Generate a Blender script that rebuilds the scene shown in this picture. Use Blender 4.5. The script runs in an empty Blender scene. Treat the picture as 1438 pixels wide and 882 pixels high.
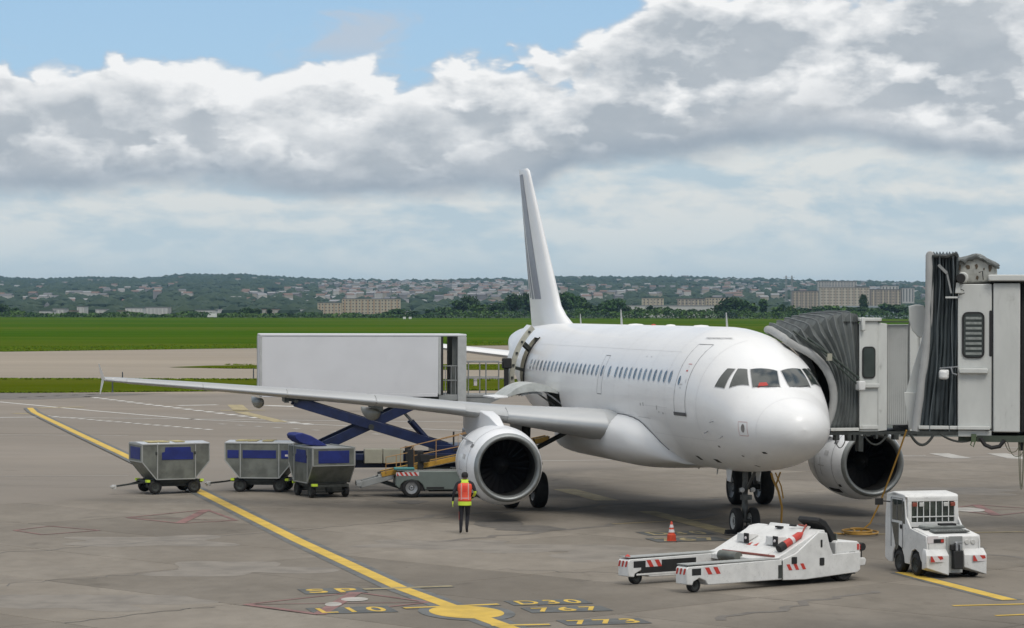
import bpy, bmesh, math, random
from mathutils import Vector, Matrix, noise
from math import sin, cos, pi, radians, sqrt, atan2
S = bpy.context.scene
COL = S.collection
random.seed(7)

# ---------------------------------------------------------------- camera
F_PX, PITCH, ROLL, CAM_H = 3712.7, -0.00163, 0.0022, 6.353
PW, PH = 1438.0, 882.0
_c, _s = cos(PITCH), sin(PITCH)
_fw = Vector((0, _c, _s)); _up = Vector((0, -_s, _c)); _rt = Vector((1, 0, 0))
_r = cos(ROLL) * _rt + sin(ROLL) * _up
_u = -sin(ROLL) * _rt + cos(ROLL) * _up
cd = bpy.data.cameras.new("camera"); cam = bpy.data.objects.new("camera", cd); COL.objects.link(cam)
cam.matrix_world = Matrix(((_r.x, _u.x, -_fw.x, 0), (_r.y, _u.y, -_fw.y, 0), (_r.z, _u.z, -_fw.z, CAM_H), (0, 0, 0, 1)))
cd.sensor_width = 36; cd.lens = 36 * F_PX / PW
cd.clip_start = 0.5; cd.clip_end = 60000
S.camera = cam

def ray(px, py):
    a, b = px - PW / 2, py - PH / 2
    cr, sr = cos(ROLL), sin(ROLL)
    x, y = cr * a + sr * b, -sr * a + cr * b
    return Vector((x / F_PX, 0, 0)) + _fw - _up * (y / F_PX)
def G(px, py, z=0.0):                     # point of the ground seen at a place of the photograph
    d = ray(px, py); t = (z - CAM_H) / d.z
    return Vector((d.x * t, d.y * t, z))
def at(px, py, Y):                        # point at distance Y
    d = ray(px, py); t = Y / d.y
    return Vector((d.x * t, Y, CAM_H + d.z * t))

# ---------------------------------------------------------------- node helpers
class N:
    """tiny expression helper: every operation makes one Math node"""
    def __init__(s, nt, sock): s.nt, s.k = nt, sock
    def _m(s, op, *a, clamp=False):
        n = s.nt.nodes.new("ShaderNodeMath"); n.operation = op; n.use_clamp = clamp
        for i, v in enumerate((s,) + a):
            if isinstance(v, N): s.nt.links.new(v.k, n.inputs[i])
            else: n.inputs[i].default_value = v
        return N(s.nt, n.outputs[0])
    def __add__(s, o): return s._m('ADD', o)
    def __radd__(s, o): return s._m('ADD', o)
    def __sub__(s, o): return s._m('SUBTRACT', o)
    def __rsub__(s, o): return s._m('MULTIPLY', -1.0)._m('ADD', o)
    def __mul__(s, o): return s._m('MULTIPLY', o)
    def __rmul__(s, o): return s._m('MULTIPLY', o)
    def __truediv__(s, o): return s._m('DIVIDE', o)
    def maxi(s, o): return s._m('MAXIMUM', o)
    def mini(s, o): return s._m('MINIMUM', o)
    def clamp(s): return s._m('ADD', 0.0, clamp=True)
    def step(s, a, b):                    # smoothstep a..b
        n = s.nt.nodes.new("ShaderNodeMapRange"); n.interpolation_type = 'SMOOTHSTEP'
        s.nt.links.new(s.k, n.inputs[0]); n.inputs[1].default_value = a; n.inputs[2].default_value = b
        return N(s.nt, n.outputs[0])
    def bump(s, c, w):                    # 1 at c, fading to 0 at c +- w
        return 1.0 - (s - c)._m('ABSOLUTE').step(0.0, w)
def vec(nt, x, y, z):
    n = nt.nodes.new("ShaderNodeCombineXYZ")
    for i, v in enumerate((x, y, z)):
        if isinstance(v, N): nt.links.new(v.k, n.inputs[i])
        else: n.inputs[i].default_value = v
    return n.outputs[0]
def noi(nt, v, scale, detail=4, rough=0.5, dist=0.0, lac=2.0, dim='3D'):
    n = nt.nodes.new("ShaderNodeTexNoise"); n.noise_dimensions = dim
    if v is not None: nt.links.new(v, n.inputs['Vector'])
    n.inputs['Scale'].default_value = scale; n.inputs['Detail'].default_value = detail
    n.inputs['Roughness'].default_value = rough; n.inputs['Distortion'].default_value = dist
    n.inputs['Lacunarity'].default_value = lac
    return N(nt, n.outputs[0])
def mixc(nt, f, a, b):
    n = nt.nodes.new("ShaderNodeMix"); n.data_type = 'RGBA'
    ins = [i for i in n.inputs if i.enabled]
    if isinstance(f, N): nt.links.new(f.k, ins[0])
    else: ins[0].default_value = f
    for i, v in ((1, a), (2, b)):
        if isinstance(v, (tuple, list)): ins[i].default_value = (*v[:3], 1)
        else: nt.links.new(v, ins[i])
    return [o for o in n.outputs if o.enabled][0]

# ---------------------------------------------------------------- sky, sun, exposure
SUN_EL, SUN_AZ = radians(50), radians(158)       # azimuth clockwise from +Y (the view direction)
w = bpy.data.worlds.new("World"); S.world = w; w.use_nodes = True
nt = w.node_tree; nt.nodes.clear()
out = nt.nodes.new("ShaderNodeOutputWorld")
sky = nt.nodes.new("ShaderNodeTexSky"); sky.sky_type = 'NISHITA'; sky.sun_disc = False
sky.sun_elevation = SUN_EL; sky.sun_rotation = SUN_AZ; sky.air_density = 1.0; sky.dust_density = 0.6; sky.ozone_density = 1.5
bg1 = nt.nodes.new("ShaderNodeBackground"); bg1.inputs[1].default_value = 0.10
nt.links.new(sky.outputs[0], bg1.inputs[0])
tc = nt.nodes.new("ShaderNodeTexCoord")
sp = nt.nodes.new("ShaderNodeSeparateXYZ"); nt.links.new(tc.outputs['Generated'], sp.inputs[0])
dx, dy, dz = (N(nt, sp.outputs[i]) for i in range(3))
az = dx._m('ARCTAN2', dy) * (180 / pi)
el = dz._m('ARCSINE') * (180 / pi)
P1 = vec(nt, dx, dy, dz * 2.0)
P1u = vec(nt, dx + 0.003, dy, dz * 2.0 + 0.016)
ra, re = az * 0.017453, el * 0.017453
def vor(v, scale, detail=2.0):
    n = nt.nodes.new("ShaderNodeTexVoronoi"); n.voronoi_dimensions = '2D'; n.feature = 'SMOOTH_F1'; n.inputs['Smoothness'].default_value = 0.5
    nt.links.new(v, n.inputs['Vector']); n.inputs['Scale'].default_value = scale; n.inputs['Detail'].default_value = detail; n.inputs['Roughness'].default_value = 0.55
    return N(nt, n.outputs['Distance'])
def n2(x, y, scale, detail, rough=0.55, dist=0.0): return noi(nt, vec(nt, x, y, 0.0), scale, detail, rough, dist, dim='2D')
warp = n2(ra, re * 2.0, 30.0, 4, 0.6) - 0.5
n1 = n2(ra, re * 2.0, 13.0, 8, 0.57); n1u = n2(ra + 0.003, re * 2.0 + 0.016, 13.0, 8, 0.57)
nbig = n2(ra + 5.0, re * 1.6, 7.0, 3, 0.5)
nlow = n2(ra + 9.0, 0.3, 3.2, 2, 0.5)
nfine = n2(ra, re * 2.0, 45.0, 6, 0.62); nfu = n2(ra + 0.003, re * 2.0 + 0.016, 45.0, 6, 0.62)
wx_ = ra + warp * 0.030; wz_ = re * 1.7 + warp * 0.022
bl = 0.50 - vor(vec(nt, wx_, wz_, 0.0), 24.0); blu = 0.50 - vor(vec(nt, wx_ + 0.004, wz_ + 0.012, 0.0), 24.0)
bl2 = 0.50 - vor(vec(nt, wx_ + 3.0, wz_ + 1.0, 0.0), 17.0); bl2u = 0.50 - vor(vec(nt, wx_ + 3.004, wz_ + 1.012, 0.0), 17.0)
WHITE, GREY, DGREY = (0.95, 0.955, 0.955), (0.44, 0.487, 0.535), (0.345, 0.39, 0.44)
def plate(lo, hi, soft): return az.step(lo - soft, lo + soft) * (1.0 - az.step(hi - soft, hi + soft))
def mass(under, crest, thick, bright, dark, b, bu, ns, soft=0.13, mask=None, em=1.0):
    c = crest + b * 1.6 + (ns - 0.5) * 1.6 + (nfine - 0.5) * 0.55
    d = c - el
    cov = d.step(-soft, soft * 1.6)
    if mask is not None: cov = cov * mask
    l = ((1.0 - d.step(0.05, thick)) * bright + (b - bu) * 1.5 * em + (ns - 0.5) * 0.9 + (nfine - nfu) * 1.1 * em + (nfine - 0.5) * 0.35 + (n1 - n1u) * 1.3 * em + (nbig - 0.5) * 1.5 + 0.16).maxi((nfine - 0.3) * 0.30 + (n1 - 0.4) * 0.35).clamp()
    return mixc(nt, cov, under, mixc(nt, l, dark, WHITE)), cov, d
# the back bank: 5.4 degrees high on the left, dipping near the tail fin, climbing out of frame on the right, and on round the horizon
crest0 = 5.72 + 0.22 * (1.0 - az.step(-1.5, 0.2)) + 1.9 * az.step(0.5, 4.2) + (nlow - 0.5) * 0.8
dummy = (0.5, 0.5, 0.5)
col, bank, depth_in = mass(dummy, crest0, 1.7, 1.0, GREY, bl, blu, n1, 0.22)
col, k1, _ = mass(col, 4.25 + 0.5 * az.step(3.0, 7.0) + (nlow - 0.5), 0.9, 0.10, DGREY, bl2, bl2u, nbig, 0.40, plate(0.9, 8.2, 0.9), em=0.35)       # shaded belly of the right bank
col, k2, _ = mass(col, 4.4 + (nlow - 0.5) * 0.6, 0.8, 0.50, GREY, bl, blu, n1, 0.30, az.step(7.0, 9.0), em=0.6)           # paler puffs at its end
col, k3, _ = mass(col, 5.45, 0.9, 0.42, GREY, bl2, bl2u, n1, 0.20, 1.0 - az.step(-8.4, -6.6), em=0.6)                       # nearer heap at far left
col, k4, _ = mass(col, 4.45 + (nlow - 0.5) * 0.6, 0.7, 0.28, GREY, bl2, bl2u, nbig, 0.40, plate(-6.0, -0.5, 0.9), em=0.5)
col, k5, _ = mass(col, 3.5 + (nlow - 0.5) * 0.6, 0.55, 0.50, GREY, bl, blu, n1, 0.28, 1.0 - az.step(-1.5, 1.0), em=0.6)    # lit lower billows
# flat grey bases
base = 2.45 + 0.90 * az.step(0.0, 1.6) - 0.30 * az.step(7.0, 10.5) + (nbig - 0.5) * 0.9 + (n1 - 0.5) * 1.0
inb = (el - base).step(-0.22, 0.34)                  # 1 inside the bank, 0 below its base
lowdark = 1.0 - (el - base).step(0.15, 0.85)
c_body = mixc(nt, lowdark * 0.80, col, (0.345, 0.41, 0.48))
# pale band below the bases, with faint far cloud
nf = n2(ra + 2.0, re * 3.0, 17.0, 7, 0.58, 0.2)
nf2 = n2(ra + 2.002, re * 3.0 + 0.014, 17.0, 7, 0.58, 0.2)
band = (0.55 + (nf - 0.5) * 1.9 + (nf - nf2) * 2.4 + (nbig - 0.5) * 1.2 + (bl - blu) * 0.8).clamp()
c_band = mixc(nt, band, (0.52, 0.635, 0.705), (0.77, 0.795, 0.78))
c_band = mixc(nt, (1.0 - el.step(0.2, 2.6)) * 0.88, c_band, (0.64, 0.755, 0.80))
c_cl = mixc(nt, inb, c_band, c_body)
# overhead: broken bright cloud above the bank
nov = noi(nt, vec(nt, dx / (dz + 0.25), dy / (dz + 0.25), 0.0), 1.6, 7, 0.55, 0.2)
over = (nov - 0.40).step(-0.06, 0.09) * el.step(8.0, 20.0)
c_ov0 = mixc(nt, nov.step(0.55, 0.75), (1.0, 0.985, 0.96), (0.74, 0.735, 0.73))
c_ovn = nt.nodes.new('ShaderNodeVectorMath'); c_ovn.operation = 'SCALE'; nt.links.new(c_ov0, c_ovn.inputs[0]); nt.links.new((0.42 + 1.35 * el.step(12.0, 80.0)).k, c_ovn.inputs['Scale']); c_ov = c_ovn.outputs[0]
wisp = (n2(ra + 7.0, re * 2.4, 15.0, 6, 0.6, 0.4) - 0.545).step(0.0, 0.13) * 0.75 * (el - 5.0).step(0.0, 0.8)
cover = bank.maxi(over).maxi(wisp)
c_all = mixc(nt, bank, mixc(nt, over, (0.55, 0.59, 0.65), c_ov), c_cl)
blue = mixc(nt, el.step(5.0, 14.0), (0.37, 0.60, 0.86), (0.24, 0.42, 0.72))
c_all2 = mixc(nt, cover, blue, c_all)
bg2 = nt.nodes.new("ShaderNodeBackground"); bg2.inputs[1].default_value = 1.0
nt.links.new(c_all2, bg2.inputs[0])
mx = nt.nodes.new("ShaderNodeMixShader"); nt.links.new((0.70 + 0.30 * cover).k, mx.inputs[0])
nt.links.new(bg1.outputs[0], mx.inputs[1]); nt.links.new(bg2.outputs[0], mx.inputs[2])
nt.links.new(mx.outputs[0], out.inputs[0])
w.cycles.sampling_method = 'MANUAL'; w.cycles.sample_map_resolution = 512

sl = bpy.data.lights.new("sun", 'SUN'); sl.energy = 1.5; sl.angle = radians(22); sl.color = (1.0, 0.955, 0.89)
so = bpy.data.objects.new("sun", sl); COL.objects.link(so)
sd = Vector((sin(SUN_AZ) * cos(SUN_EL), cos(SUN_AZ) * cos(SUN_EL), sin(SUN_EL)))
so.rotation_euler = sd.to_track_quat('Z', 'Y').to_euler()
so.location = (0, 0, 60)
vs = S.view_settings; vs.view_transform = 'Standard'; vs.look = 'None'; vs.exposure = 0.0; vs.gamma = 1.0; vs.use_curve_mapping = False
S.cycles.max_bounces = 6; S.cycles.diffuse_bounces = 3; S.cycles.volume_bounces = 0; S.cycles.volume_max_steps = 64
S.cycles.use_denoising = True

# ---------------------------------------------------------------- materials
MATS = {}
def M(name, col, rough=0.5, metal=0.0, var=0.0, scale=3.0, bump=0.0, bscale=40.0, coat=0.0, stretch=(1, 1, 1), col2=None, obj=True, rnd=0.0, trans=0.0, dirt=0.0, spec=0.5):
    """base colour with noise wear (var), fine relief (bump), random tone per object (rnd), grime (dirt)"""
    if name in MATS: return MATS[name]
    m = bpy.data.materials.new(name); m.use_nodes = True; t = m.node_tree
    b = t.nodes["Principled BSDF"]
    b.inputs['Roughness'].default_value = rough; b.inputs['Metallic'].default_value = metal
    b.inputs['Coat Weight'].default_value = coat; b.inputs['Coat Roughness'].default_value = 0.08
    b.inputs['Specular IOR Level'].default_value = spec
    if trans: b.inputs['Transmission Weight'].default_value = trans
    b.inputs['Base Color'].default_value = (*col, 1)
    tcn = t.nodes.new("ShaderNodeTexCoord"); mp = t.nodes.new("ShaderNodeMapping")
    t.links.new(tcn.outputs['Object'], mp.inputs[0]); mp.inputs['Scale'].default_value = stretch
    src = None
    if var or col2:
        c2 = col2 or tuple(max(0, c * (1 - var)) for c in col)
        f = noi(t, mp.outputs[0], scale, 6, 0.6, 0.2).step(0.36, 0.68)
        src = mixc(t, f, tuple(col), tuple(c2))
        t.links.new((noi(t, mp.outputs[0], scale * 1.7, 3) * 0.25 + (rough - 0.12)).clamp().k, b.inputs['Roughness'])
    if dirt:
        f2 = noi(t, mp.outputs[0], scale * 3.3, 8, 0.7, 0.6).step(0.56, 0.78) * dirt
        src = mixc(t, f2, src or tuple(col), (0.09, 0.08, 0.065))
    if rnd:
        oi = t.nodes.new("ShaderNodeObjectInfo")
        hv = t.nodes.new("ShaderNodeHueSaturation")
        t.links.new((N(t, oi.outputs['Random']) * (2 * rnd) + (1 - rnd)).k, hv.inputs['Value'])
        if src: t.links.new(src, hv.inputs['Color'])
        else: hv.inputs['Color'].default_value = (*col, 1)
        src = hv.outputs[0]
    if src: t.links.new(src, b.inputs['Base Color'])
    if bump:
        bn = t.nodes.new("ShaderNodeBump"); bn.inputs['Strength'].default_value = bump; bn.inputs['Distance'].default_value = 0.02
        t.links.new(noi(t, mp.outputs[0], bscale, 5, 0.6).k, bn.inputs['Height']); t.links.new(bn.outputs[0], b.inputs['Normal'])
    MATS[name] = m
    return m

paint = M('aircraft white paint', (0.78, 0.78, 0.77), 0.38, var=0.06, scale=0.8, coat=0.2, stretch=(0.35, 1, 1), dirt=0.09)
paint_grey = M('aircraft grey paint', (0.40, 0.41, 0.41), 0.40, var=0.10, scale=0.9, coat=0.1, dirt=0.12)
fairing_m = M('dirty fairing paint', (0.24, 0.25, 0.23), 0.45, var=0.3, scale=1.5, dirt=0.3)
nacelle_m = M('nacelle paint', (0.74, 0.75, 0.76), 0.34, var=0.07, scale=1.3, coat=0.2, dirt=0.15)
alu = M('bare polished aluminium', (0.46, 0.47, 0.47), 0.42, metal=0.6, var=0.06, scale=0.6)
lipm = M('inlet lip metal', (0.30, 0.315, 0.31), 0.48, metal=0.75, var=0.15, scale=3)
glass = M('dark cockpit glass', (0.035, 0.045, 0.042), 0.10, coat=0.6, var=0.3, scale=2.0)
cabglass = M('cabin window glass', (0.070, 0.084, 0.096), 0.22, coat=0.3, rnd=0.85)  # random tone per pane stands in for sky reflections and blinds
seam = M('panel seam', (0.16, 0.16, 0.165), 0.6)
seam_l = M('light panel seam', (0.50, 0.50, 0.50), 0.6)
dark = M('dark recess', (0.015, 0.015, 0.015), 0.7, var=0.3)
rubber = M('tyre rubber', (0.014, 0.014, 0.014), 0.75, var=0.3, scale=5)
steel = M('gear steel', (0.33, 0.34, 0.35), 0.4, metal=0.5, var=0.3, scale=6)
darksteel = M('dark greasy steel', (0.055, 0.06, 0.055), 0.55, metal=0.3, var=0.4, scale=6)
gse_white = M('service vehicle white', (0.66, 0.66, 0.64), 0.42, var=0.14, scale=3.2, dirt=0.6)
red = M('red paint', (0.50, 0.045, 0.03), 0.45, var=0.2, scale=8)
orange = M('orange plastic', (0.55, 0.06, 0.02), 0.5, var=0.2, scale=8)
yellow = M('yellow painted steel', (0.46, 0.26, 0.035), 0.5, var=0.25, scale=4, dirt=0.3)
blue = M('blue painted steel', (0.006, 0.016, 0.068), 0.40, var=0.35, scale=3, coat=0.1)
bluetarp = M('blue tarpaulin', (0.010, 0.022, 0.17), 0.6, var=0.3, scale=3, bump=0.3, bscale=9)
galv = M('galvanised sheet', (0.20, 0.21, 0.185), 0.45, metal=0.35, var=0.38, scale=2.2, dirt=0.45)
galv_l = M('galvanised edge', (0.42, 0.43, 0.41), 0.4, metal=0.4, var=0.1)
panelgrey = M('catering box white', (0.60, 0.605, 0.62), 0.5, var=0.05, scale=0.8, dirt=0.10)
framegrey = M('grey steel frame', (0.27, 0.28, 0.275), 0.5, var=0.2, scale=3)
bridgewhite = M('bridge white panel', (0.56, 0.57, 0.54), 0.5, var=0.16, scale=1.2, dirt=0.5, stretch=(1, 1, .4))
bridgegrey = M('corrugated grey panel', (0.47, 0.48, 0.46), 0.5, var=0.12, scale=1.5, dirt=0.2)
bellow_m = M('grey canopy fabric', (0.145, 0.16, 0.155), 0.8, var=0.45, scale=2.4, stretch=(1, 1, 0.3), bump=0.5, bscale=6, dirt=0.45)
bellow_d = M('dark bellows fabric', (0.085, 0.105, 0.112), 0.7, var=0.5, scale=2.4, stretch=(1, 1, 0.2), bump=0.4, bscale=6)
pad = M('grey bumper pad', (0.36, 0.365, 0.355), 0.7, var=0.15, scale=2)
lime = M('high visibility yellow', (0.55, 0.72, 0.05), 0.6)
hivis = M('high visibility orange red', (0.85, 0.10, 0.05), 0.6, var=0.12, scale=9)
reflect = M('reflective tape', (0.60, 0.56, 0.56), 0.4)
vest_tape = M('dull vest tape', (0.62, 0.33, 0.31), 0.5)
cloth_d = M('dark work clothes', (0.018, 0.018, 0.024), 0.85, var=0.4, scale=6)
skin = M('skin', (0.42, 0.25, 0.18), 0.55)
greygreen = M('grey green vehicle paint', (0.145, 0.175, 0.16), 0.45, var=0.15, scale=2, dirt=0.35)
lens = M('clear lamp lens', (0.50, 0.50, 0.48), 0.2, coat=0.5)
cream = M('cream enamel', (0.34, 0.33, 0.26), 0.5, var=0.1, dirt=0.2)
cable_y = M('yellow cable', (0.36, 0.20, 0.035), 0.6)

# ---------------------------------------------------------------- mesh helper
class MB:
    def __init__(s): s.v, s.f, s.mi, s.cur, s.T = [], [], [], 0, None
    def _a(s, vs):
        o = len(s.v)
        for p in vs:
            p = Vector(p)
            s.v.append(s.T @ p if s.T else p)
        return o
    def face(s, vs):
        o = s._a(vs); s.f.append(tuple(range(o, o + len(vs)))); s.mi.append(s.cur); return s
    def box(s, x0, x1, y0, y1, z0, z1):
        o = s._a([(x0, y0, z0), (x1, y0, z0), (x1, y1, z0), (x0, y1, z0), (x0, y0, z1), (x1, y0, z1), (x1, y1, z1), (x0, y1, z1)])
        for q in ((0, 3, 2, 1), (4, 5, 6, 7), (0, 1, 5, 4), (1, 2, 6, 5), (2, 3, 7, 6), (3, 0, 4, 7)):
            s.f.append(tuple(o + i for i in q)); s.mi.append(s.cur)
        return s
    def bar(s, p, q, w, h=None, up=(0, 0, 1)):      # rectangular bar from p to q
        p, q = Vector(p), Vector(q); h = h or w; d = (q - p).normalized(); upv = Vector(up)
        if abs(d.dot(upv)) > 0.98: upv = Vector((0, 1, 0))
        a = d.cross(upv).normalized() * w / 2; b = a.normalized().cross(d) * h / 2
        o = s._a([p - a - b, p + a - b, p + a + b, p - a + b, q - a - b, q + a - b, q + a + b, q - a + b])
        for f in ((0, 3, 2, 1), (4, 5, 6, 7), (0, 1, 5, 4), (1, 2, 6, 5), (2, 3, 7, 6), (3, 0, 4, 7)):
            s.f.append(tuple(o + i for i in f)); s.mi.append(s.cur)
        return s
    def loft(s, rings, closed=True, cap0=True, cap1=True):
        n = len(rings[0]); o = len(s.v)
        for r in rings: s._a(r)
        for i in range(len(rings) - 1):
            for j in range(n if closed else n - 1):
                a = o + i * n + j; b = o + i * n + (j + 1) % n
                s.f.append((a, b, b + n, a + n)); s.mi.append(s.cur)
        if closed and cap0: s.f.append(tuple(o + j for j in reversed(range(n)))); s.mi.append(s.cur)
        if closed and cap1: s.f.append(tuple(o + (len(rings) - 1) * n + j for j in range(n))); s.mi.append(s.cur)
        return s
    def tube(s, pts, r, n=8, r1=None):
        pts = [Vector(p) for p in pts]; rings = []; prev = None
        for i, p in enumerate(pts):
            d = (pts[min(i + 1, len(pts) - 1)] - pts[max(i - 1, 0)]).normalized()
            a = prev if prev else (Vector((0, 0, 1)) if abs(d.z) < 0.9 else Vector((1, 0, 0)))
            a = (a - d * a.dot(d)).normalized(); prev = a; b = d.cross(a)
            rr = r if r1 is None else r + (r1 - r) * i / (len(pts) - 1)
            rings.append([p + (a * cos(t) + b * sin(t)) * rr for t in (2 * pi * k / n for k in range(n))])
        return s.loft(rings)
    def lathe(s, prof, org, axis, n=32, closed=False):   # profile (distance along axis, radius)
        org, ax = Vector(org), Vector(axis).normalized()
        a = (Vector((0, 0, 1)) if abs(ax.z) < 0.9 else Vector((0, 1, 0))); a = (a - ax * a.dot(ax)).normalized(); b = ax.cross(a)
        rings = [[org + ax * d + (a * cos(t) + b * sin(t)) * max(r, 1e-4) for t in (2 * pi * k / n for k in range(n))] for d, r in prof]
        return s.loft(rings, cap0=not closed, cap1=not closed)
    def prism(s, poly, axis, a, b):                 # poly in the two other axes, extruded along 'x','y' or 'z'
        def mk(p, t):
            return {'x': (t, p[0], p[1]), 'y': (p[0], t, p[1]), 'z': (p[0], p[1], t)}[axis]
        return s.loft([[mk(p, a) for p in poly], [mk(p, b) for p in poly]])
    def grid(s, g):                                 # open sheet from rows of points
        n = len(g[0]); o = len(s.v)
        for r in g: s._a(r)
        for i in range(len(g) - 1):
            for j in range(n - 1):
                a = o + i * n + j; s.f.append((a, a + 1, a + n + 1, a + n)); s.mi.append(s.cur)
        return s
    def build(s, name, mat, parent=None, smooth=None, bevel=0.0, seg=2, normals=True, solid=0.0, loc=None, label=None):
        me = bpy.data.meshes.new(name)
        me.from_pydata([tuple(p) for p in s.v], [], s.f)
        mats = mat if isinstance(mat, (list, tuple)) else [mat]
        for m in mats: me.materials.append(m)
        if len(mats) > 1: me.polygons.foreach_set('material_index', s.mi)
        if normals:
            bm = bmesh.new(); bm.from_mesh(me); bmesh.ops.recalc_face_normals(bm, faces=bm.faces); bm.to_mesh(me); bm.free()
        if smooth:
            me.polygons.foreach_set('use_smooth', [True] * len(me.polygons))
            me.set_sharp_from_angle(angle=radians(smooth))
        me.update()
        o = bpy.data.objects.new(name, me); COL.objects.link(o); o.parent = parent
        if loc: o.location = loc
        if solid:
            md = o.modifiers.new('solid', 'SOLIDIFY'); md.thickness = solid; md.offset = 0
        if bevel:
            md = o.modifiers.new('bevel', 'BEVEL'); md.width = bevel; md.segments = seg; md.limit_method = 'ANGLE'; md.angle_limit = radians(35)
            if not smooth:
                me.polygons.foreach_set('use_smooth', [True] * len(me.polygons)); me.set_sharp_from_angle(angle=radians(40))
        if label: o['label'] = label
        return o
def clone(o, parent, **kw):                        # same mesh, new object
    c = o.copy(); COL.objects.link(c); c.parent = parent
    for k, v in kw.items(): setattr(c, k, v)
    return c
def copy_tree(o, parent=None):
    c = o.copy(); COL.objects.link(c); c.parent = parent
    for ch in list(o.children): copy_tree(ch, c)
    return c
def thing(name, label, cat, loc=(0, 0, 0), rz=0.0, group=None):
    o = bpy.data.objects.new(name, None); COL.objects.link(o); o.empty_display_size = 0.3
    o.location = loc; o.rotation_euler = (0, 0, rz); o['label'] = label; o['category'] = cat
    if group: o['group'] = group
    return o
def tag(o, label, cat, group=None, kind=None):
    o['label'] = label; o['category'] = cat
    if group: o['group'] = group
    if kind: o['kind'] = kind
    return o
def struct(o, label=None):
    o['kind'] = 'structure'
    if label: o['label'] = label
    return o
def arc(c, r, a0, a1, n):
    return [(c[0] + r * cos(a0 + (a1 - a0) * i / n), c[1] + r * sin(a0 + (a1 - a0) * i / n)) for i in range(n + 1)]
def rrect(x0, x1, y0, y1, r, n=4):
    return arc((x1 - r, y1 - r), r, 0, pi / 2, n) + arc((x0 + r, y1 - r), r, pi / 2, pi, n) + arc((x0 + r, y0 + r), r, pi, 1.5 * pi, n) + arc((x1 - r, y0 + r), r, 1.5 * pi, 2 * pi, n)
def pchip(T):
    xs = [a for a, b in T]; ys = [b for a, b in T]; n = len(xs)
    h = [xs[i + 1] - xs[i] for i in range(n - 1)]; d = [(ys[i + 1] - ys[i]) / h[i] for i in range(n - 1)]
    m = [d[0]] + [0 if d[i - 1] * d[i] <= 0 else (3 * (h[i - 1] + h[i])) / ((2 * h[i] + h[i - 1]) / d[i - 1] + (h[i] + 2 * h[i - 1]) / d[i]) for i in range(1, n - 1)] + [d[-1]]
    def f(x):
        if x <= xs[0]: return ys[0]
        if x >= xs[-1]: return ys[-1]
        i = max(k for k in range(n - 1) if xs[k] <= x)
        t = (x - xs[i]) / h[i]
        return (2 * t**3 - 3 * t**2 + 1) * ys[i] + (t**3 - 2 * t**2 + t) * h[i] * m[i] + (-2 * t**3 + 3 * t**2) * ys[i + 1] + (t**3 - t**2) * h[i] * m[i + 1]
    return f

# ================================================================ AIRCRAFT (local: x aft, y towards its right wing, z up)
YAW = 0.2283
air = thing('airliner', 'large white twin engine jet airliner with grey striped tail fin parked at the boarding bridge', 'airliner', (7.767, 70.11, 0), pi / 2 + YAW)
ZC = 3.80
TOPP = pchip([(0, -.62), (.04, -.42), (.12, -.26), (.3, -.08), (.6, .08), (1.0, .25), (1.4, .40), (1.62, .48), (2.15, .93), (2.8, 1.31), (3.5, 1.60), (4.5, 1.88), (5.5, 2.01), (6.5, 2.07), (26, 2.07), (29, 1.98), (31.5, 1.88), (33.84, 1.62)])
BOTP = pchip([(0, -.62), (.04, -.80), (.12, -.96), (.3, -1.15), (.6, -1.34), (1.0, -1.50), (1.6, -1.66), (2.3, -1.79), (3.2, -1.90), (4.5, -2.0), (6, -2.05), (7.5, -2.07), (21, -2.07), (24, -1.72), (28, -.75), (31.5, .35), (33.84, 1.08)])
WIDP = pchip([(0, 0), (.04, .24), (.12, .42), (.3, .63), (.6, .87), (1.0, 1.075), (1.4, 1.225), (2.15, 1.46), (3, 1.66), (4, 1.83), (5, 1.93), (6.3, 1.975), (21.5, 1.975), (24, 1.9), (26, 1.72), (28, 1.43), (30, 1.08), (32, .68), (33.4, .36), (33.84, .24)])
def FS(x, ph, off=0.0):
    t, b, wd = TOPP(x), BOTP(x), WIDP(x)
    c, hh = (t + b) / 2 + ZC, (t - b) / 2
    p = Vector((x, wd * cos(ph), c + hh * sin(ph)))
    if off:
        e = 0.03
        a = FS(x + e, ph) - FS(max(x - e, 0), ph); bq = FS(x, ph + e) - FS(x, ph - e)
        nrm = a.cross(bq).normalized()
        if nrm.y * cos(ph) + nrm.z * sin(ph) < 0: nrm = -nrm
        p = p + nrm * off
    return p
def phi_at(x, z):                                   # starboard angle whose height is z
    t, b = TOPP(x), BOTP(x); c, hh = (t + b) / 2 + ZC, (t - b) / 2
    return math.asin(max(-1, min(1, (z - c) / hh)))

# fuselage shell, with the rear door and the aft cargo hatch really open
RD = (24.45, 25.35); RDz = (3.50, 5.36)
CD = (18.9, 20.72); CDz = (2.28, 3.60)
xs = [0, .02, .05, .09, .15, .22, .3, .4, .5, .65, .8, 1.0, 1.2, 1.4, 1.55, 1.7, 1.85, 2.0, 2.15, 2.35, 2.6, 2.9, 3.2, 3.6, 4.0, 4.5, 5, 5.5, 6]
x = 6.6
while x < 33.7: xs.append(round(x, 3)); x += 0.6
xs = sorted(set([q for q in xs if all(abs(q - e) > 0.12 for e in RD + CD)] + list(RD + CD) + [33.3, 33.6, 33.84]))
phs = [2 * pi * k / 72 for k in range(72)]
for q in (phi_at(24.9, RDz[0]), phi_at(24.9, RDz[1]), phi_at(19.8, CDz[0]), phi_at(19.8, CDz[1])):
    q = q % (2 * pi)
    k = min(range(len(phs)), key=lambda i: abs(phs[i] - q)); phs[k] = q
phs = sorted(phs)
m = MB(); NP = len(phs)
m._a([FS(x, p) for x in xs for p in phs])
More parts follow.
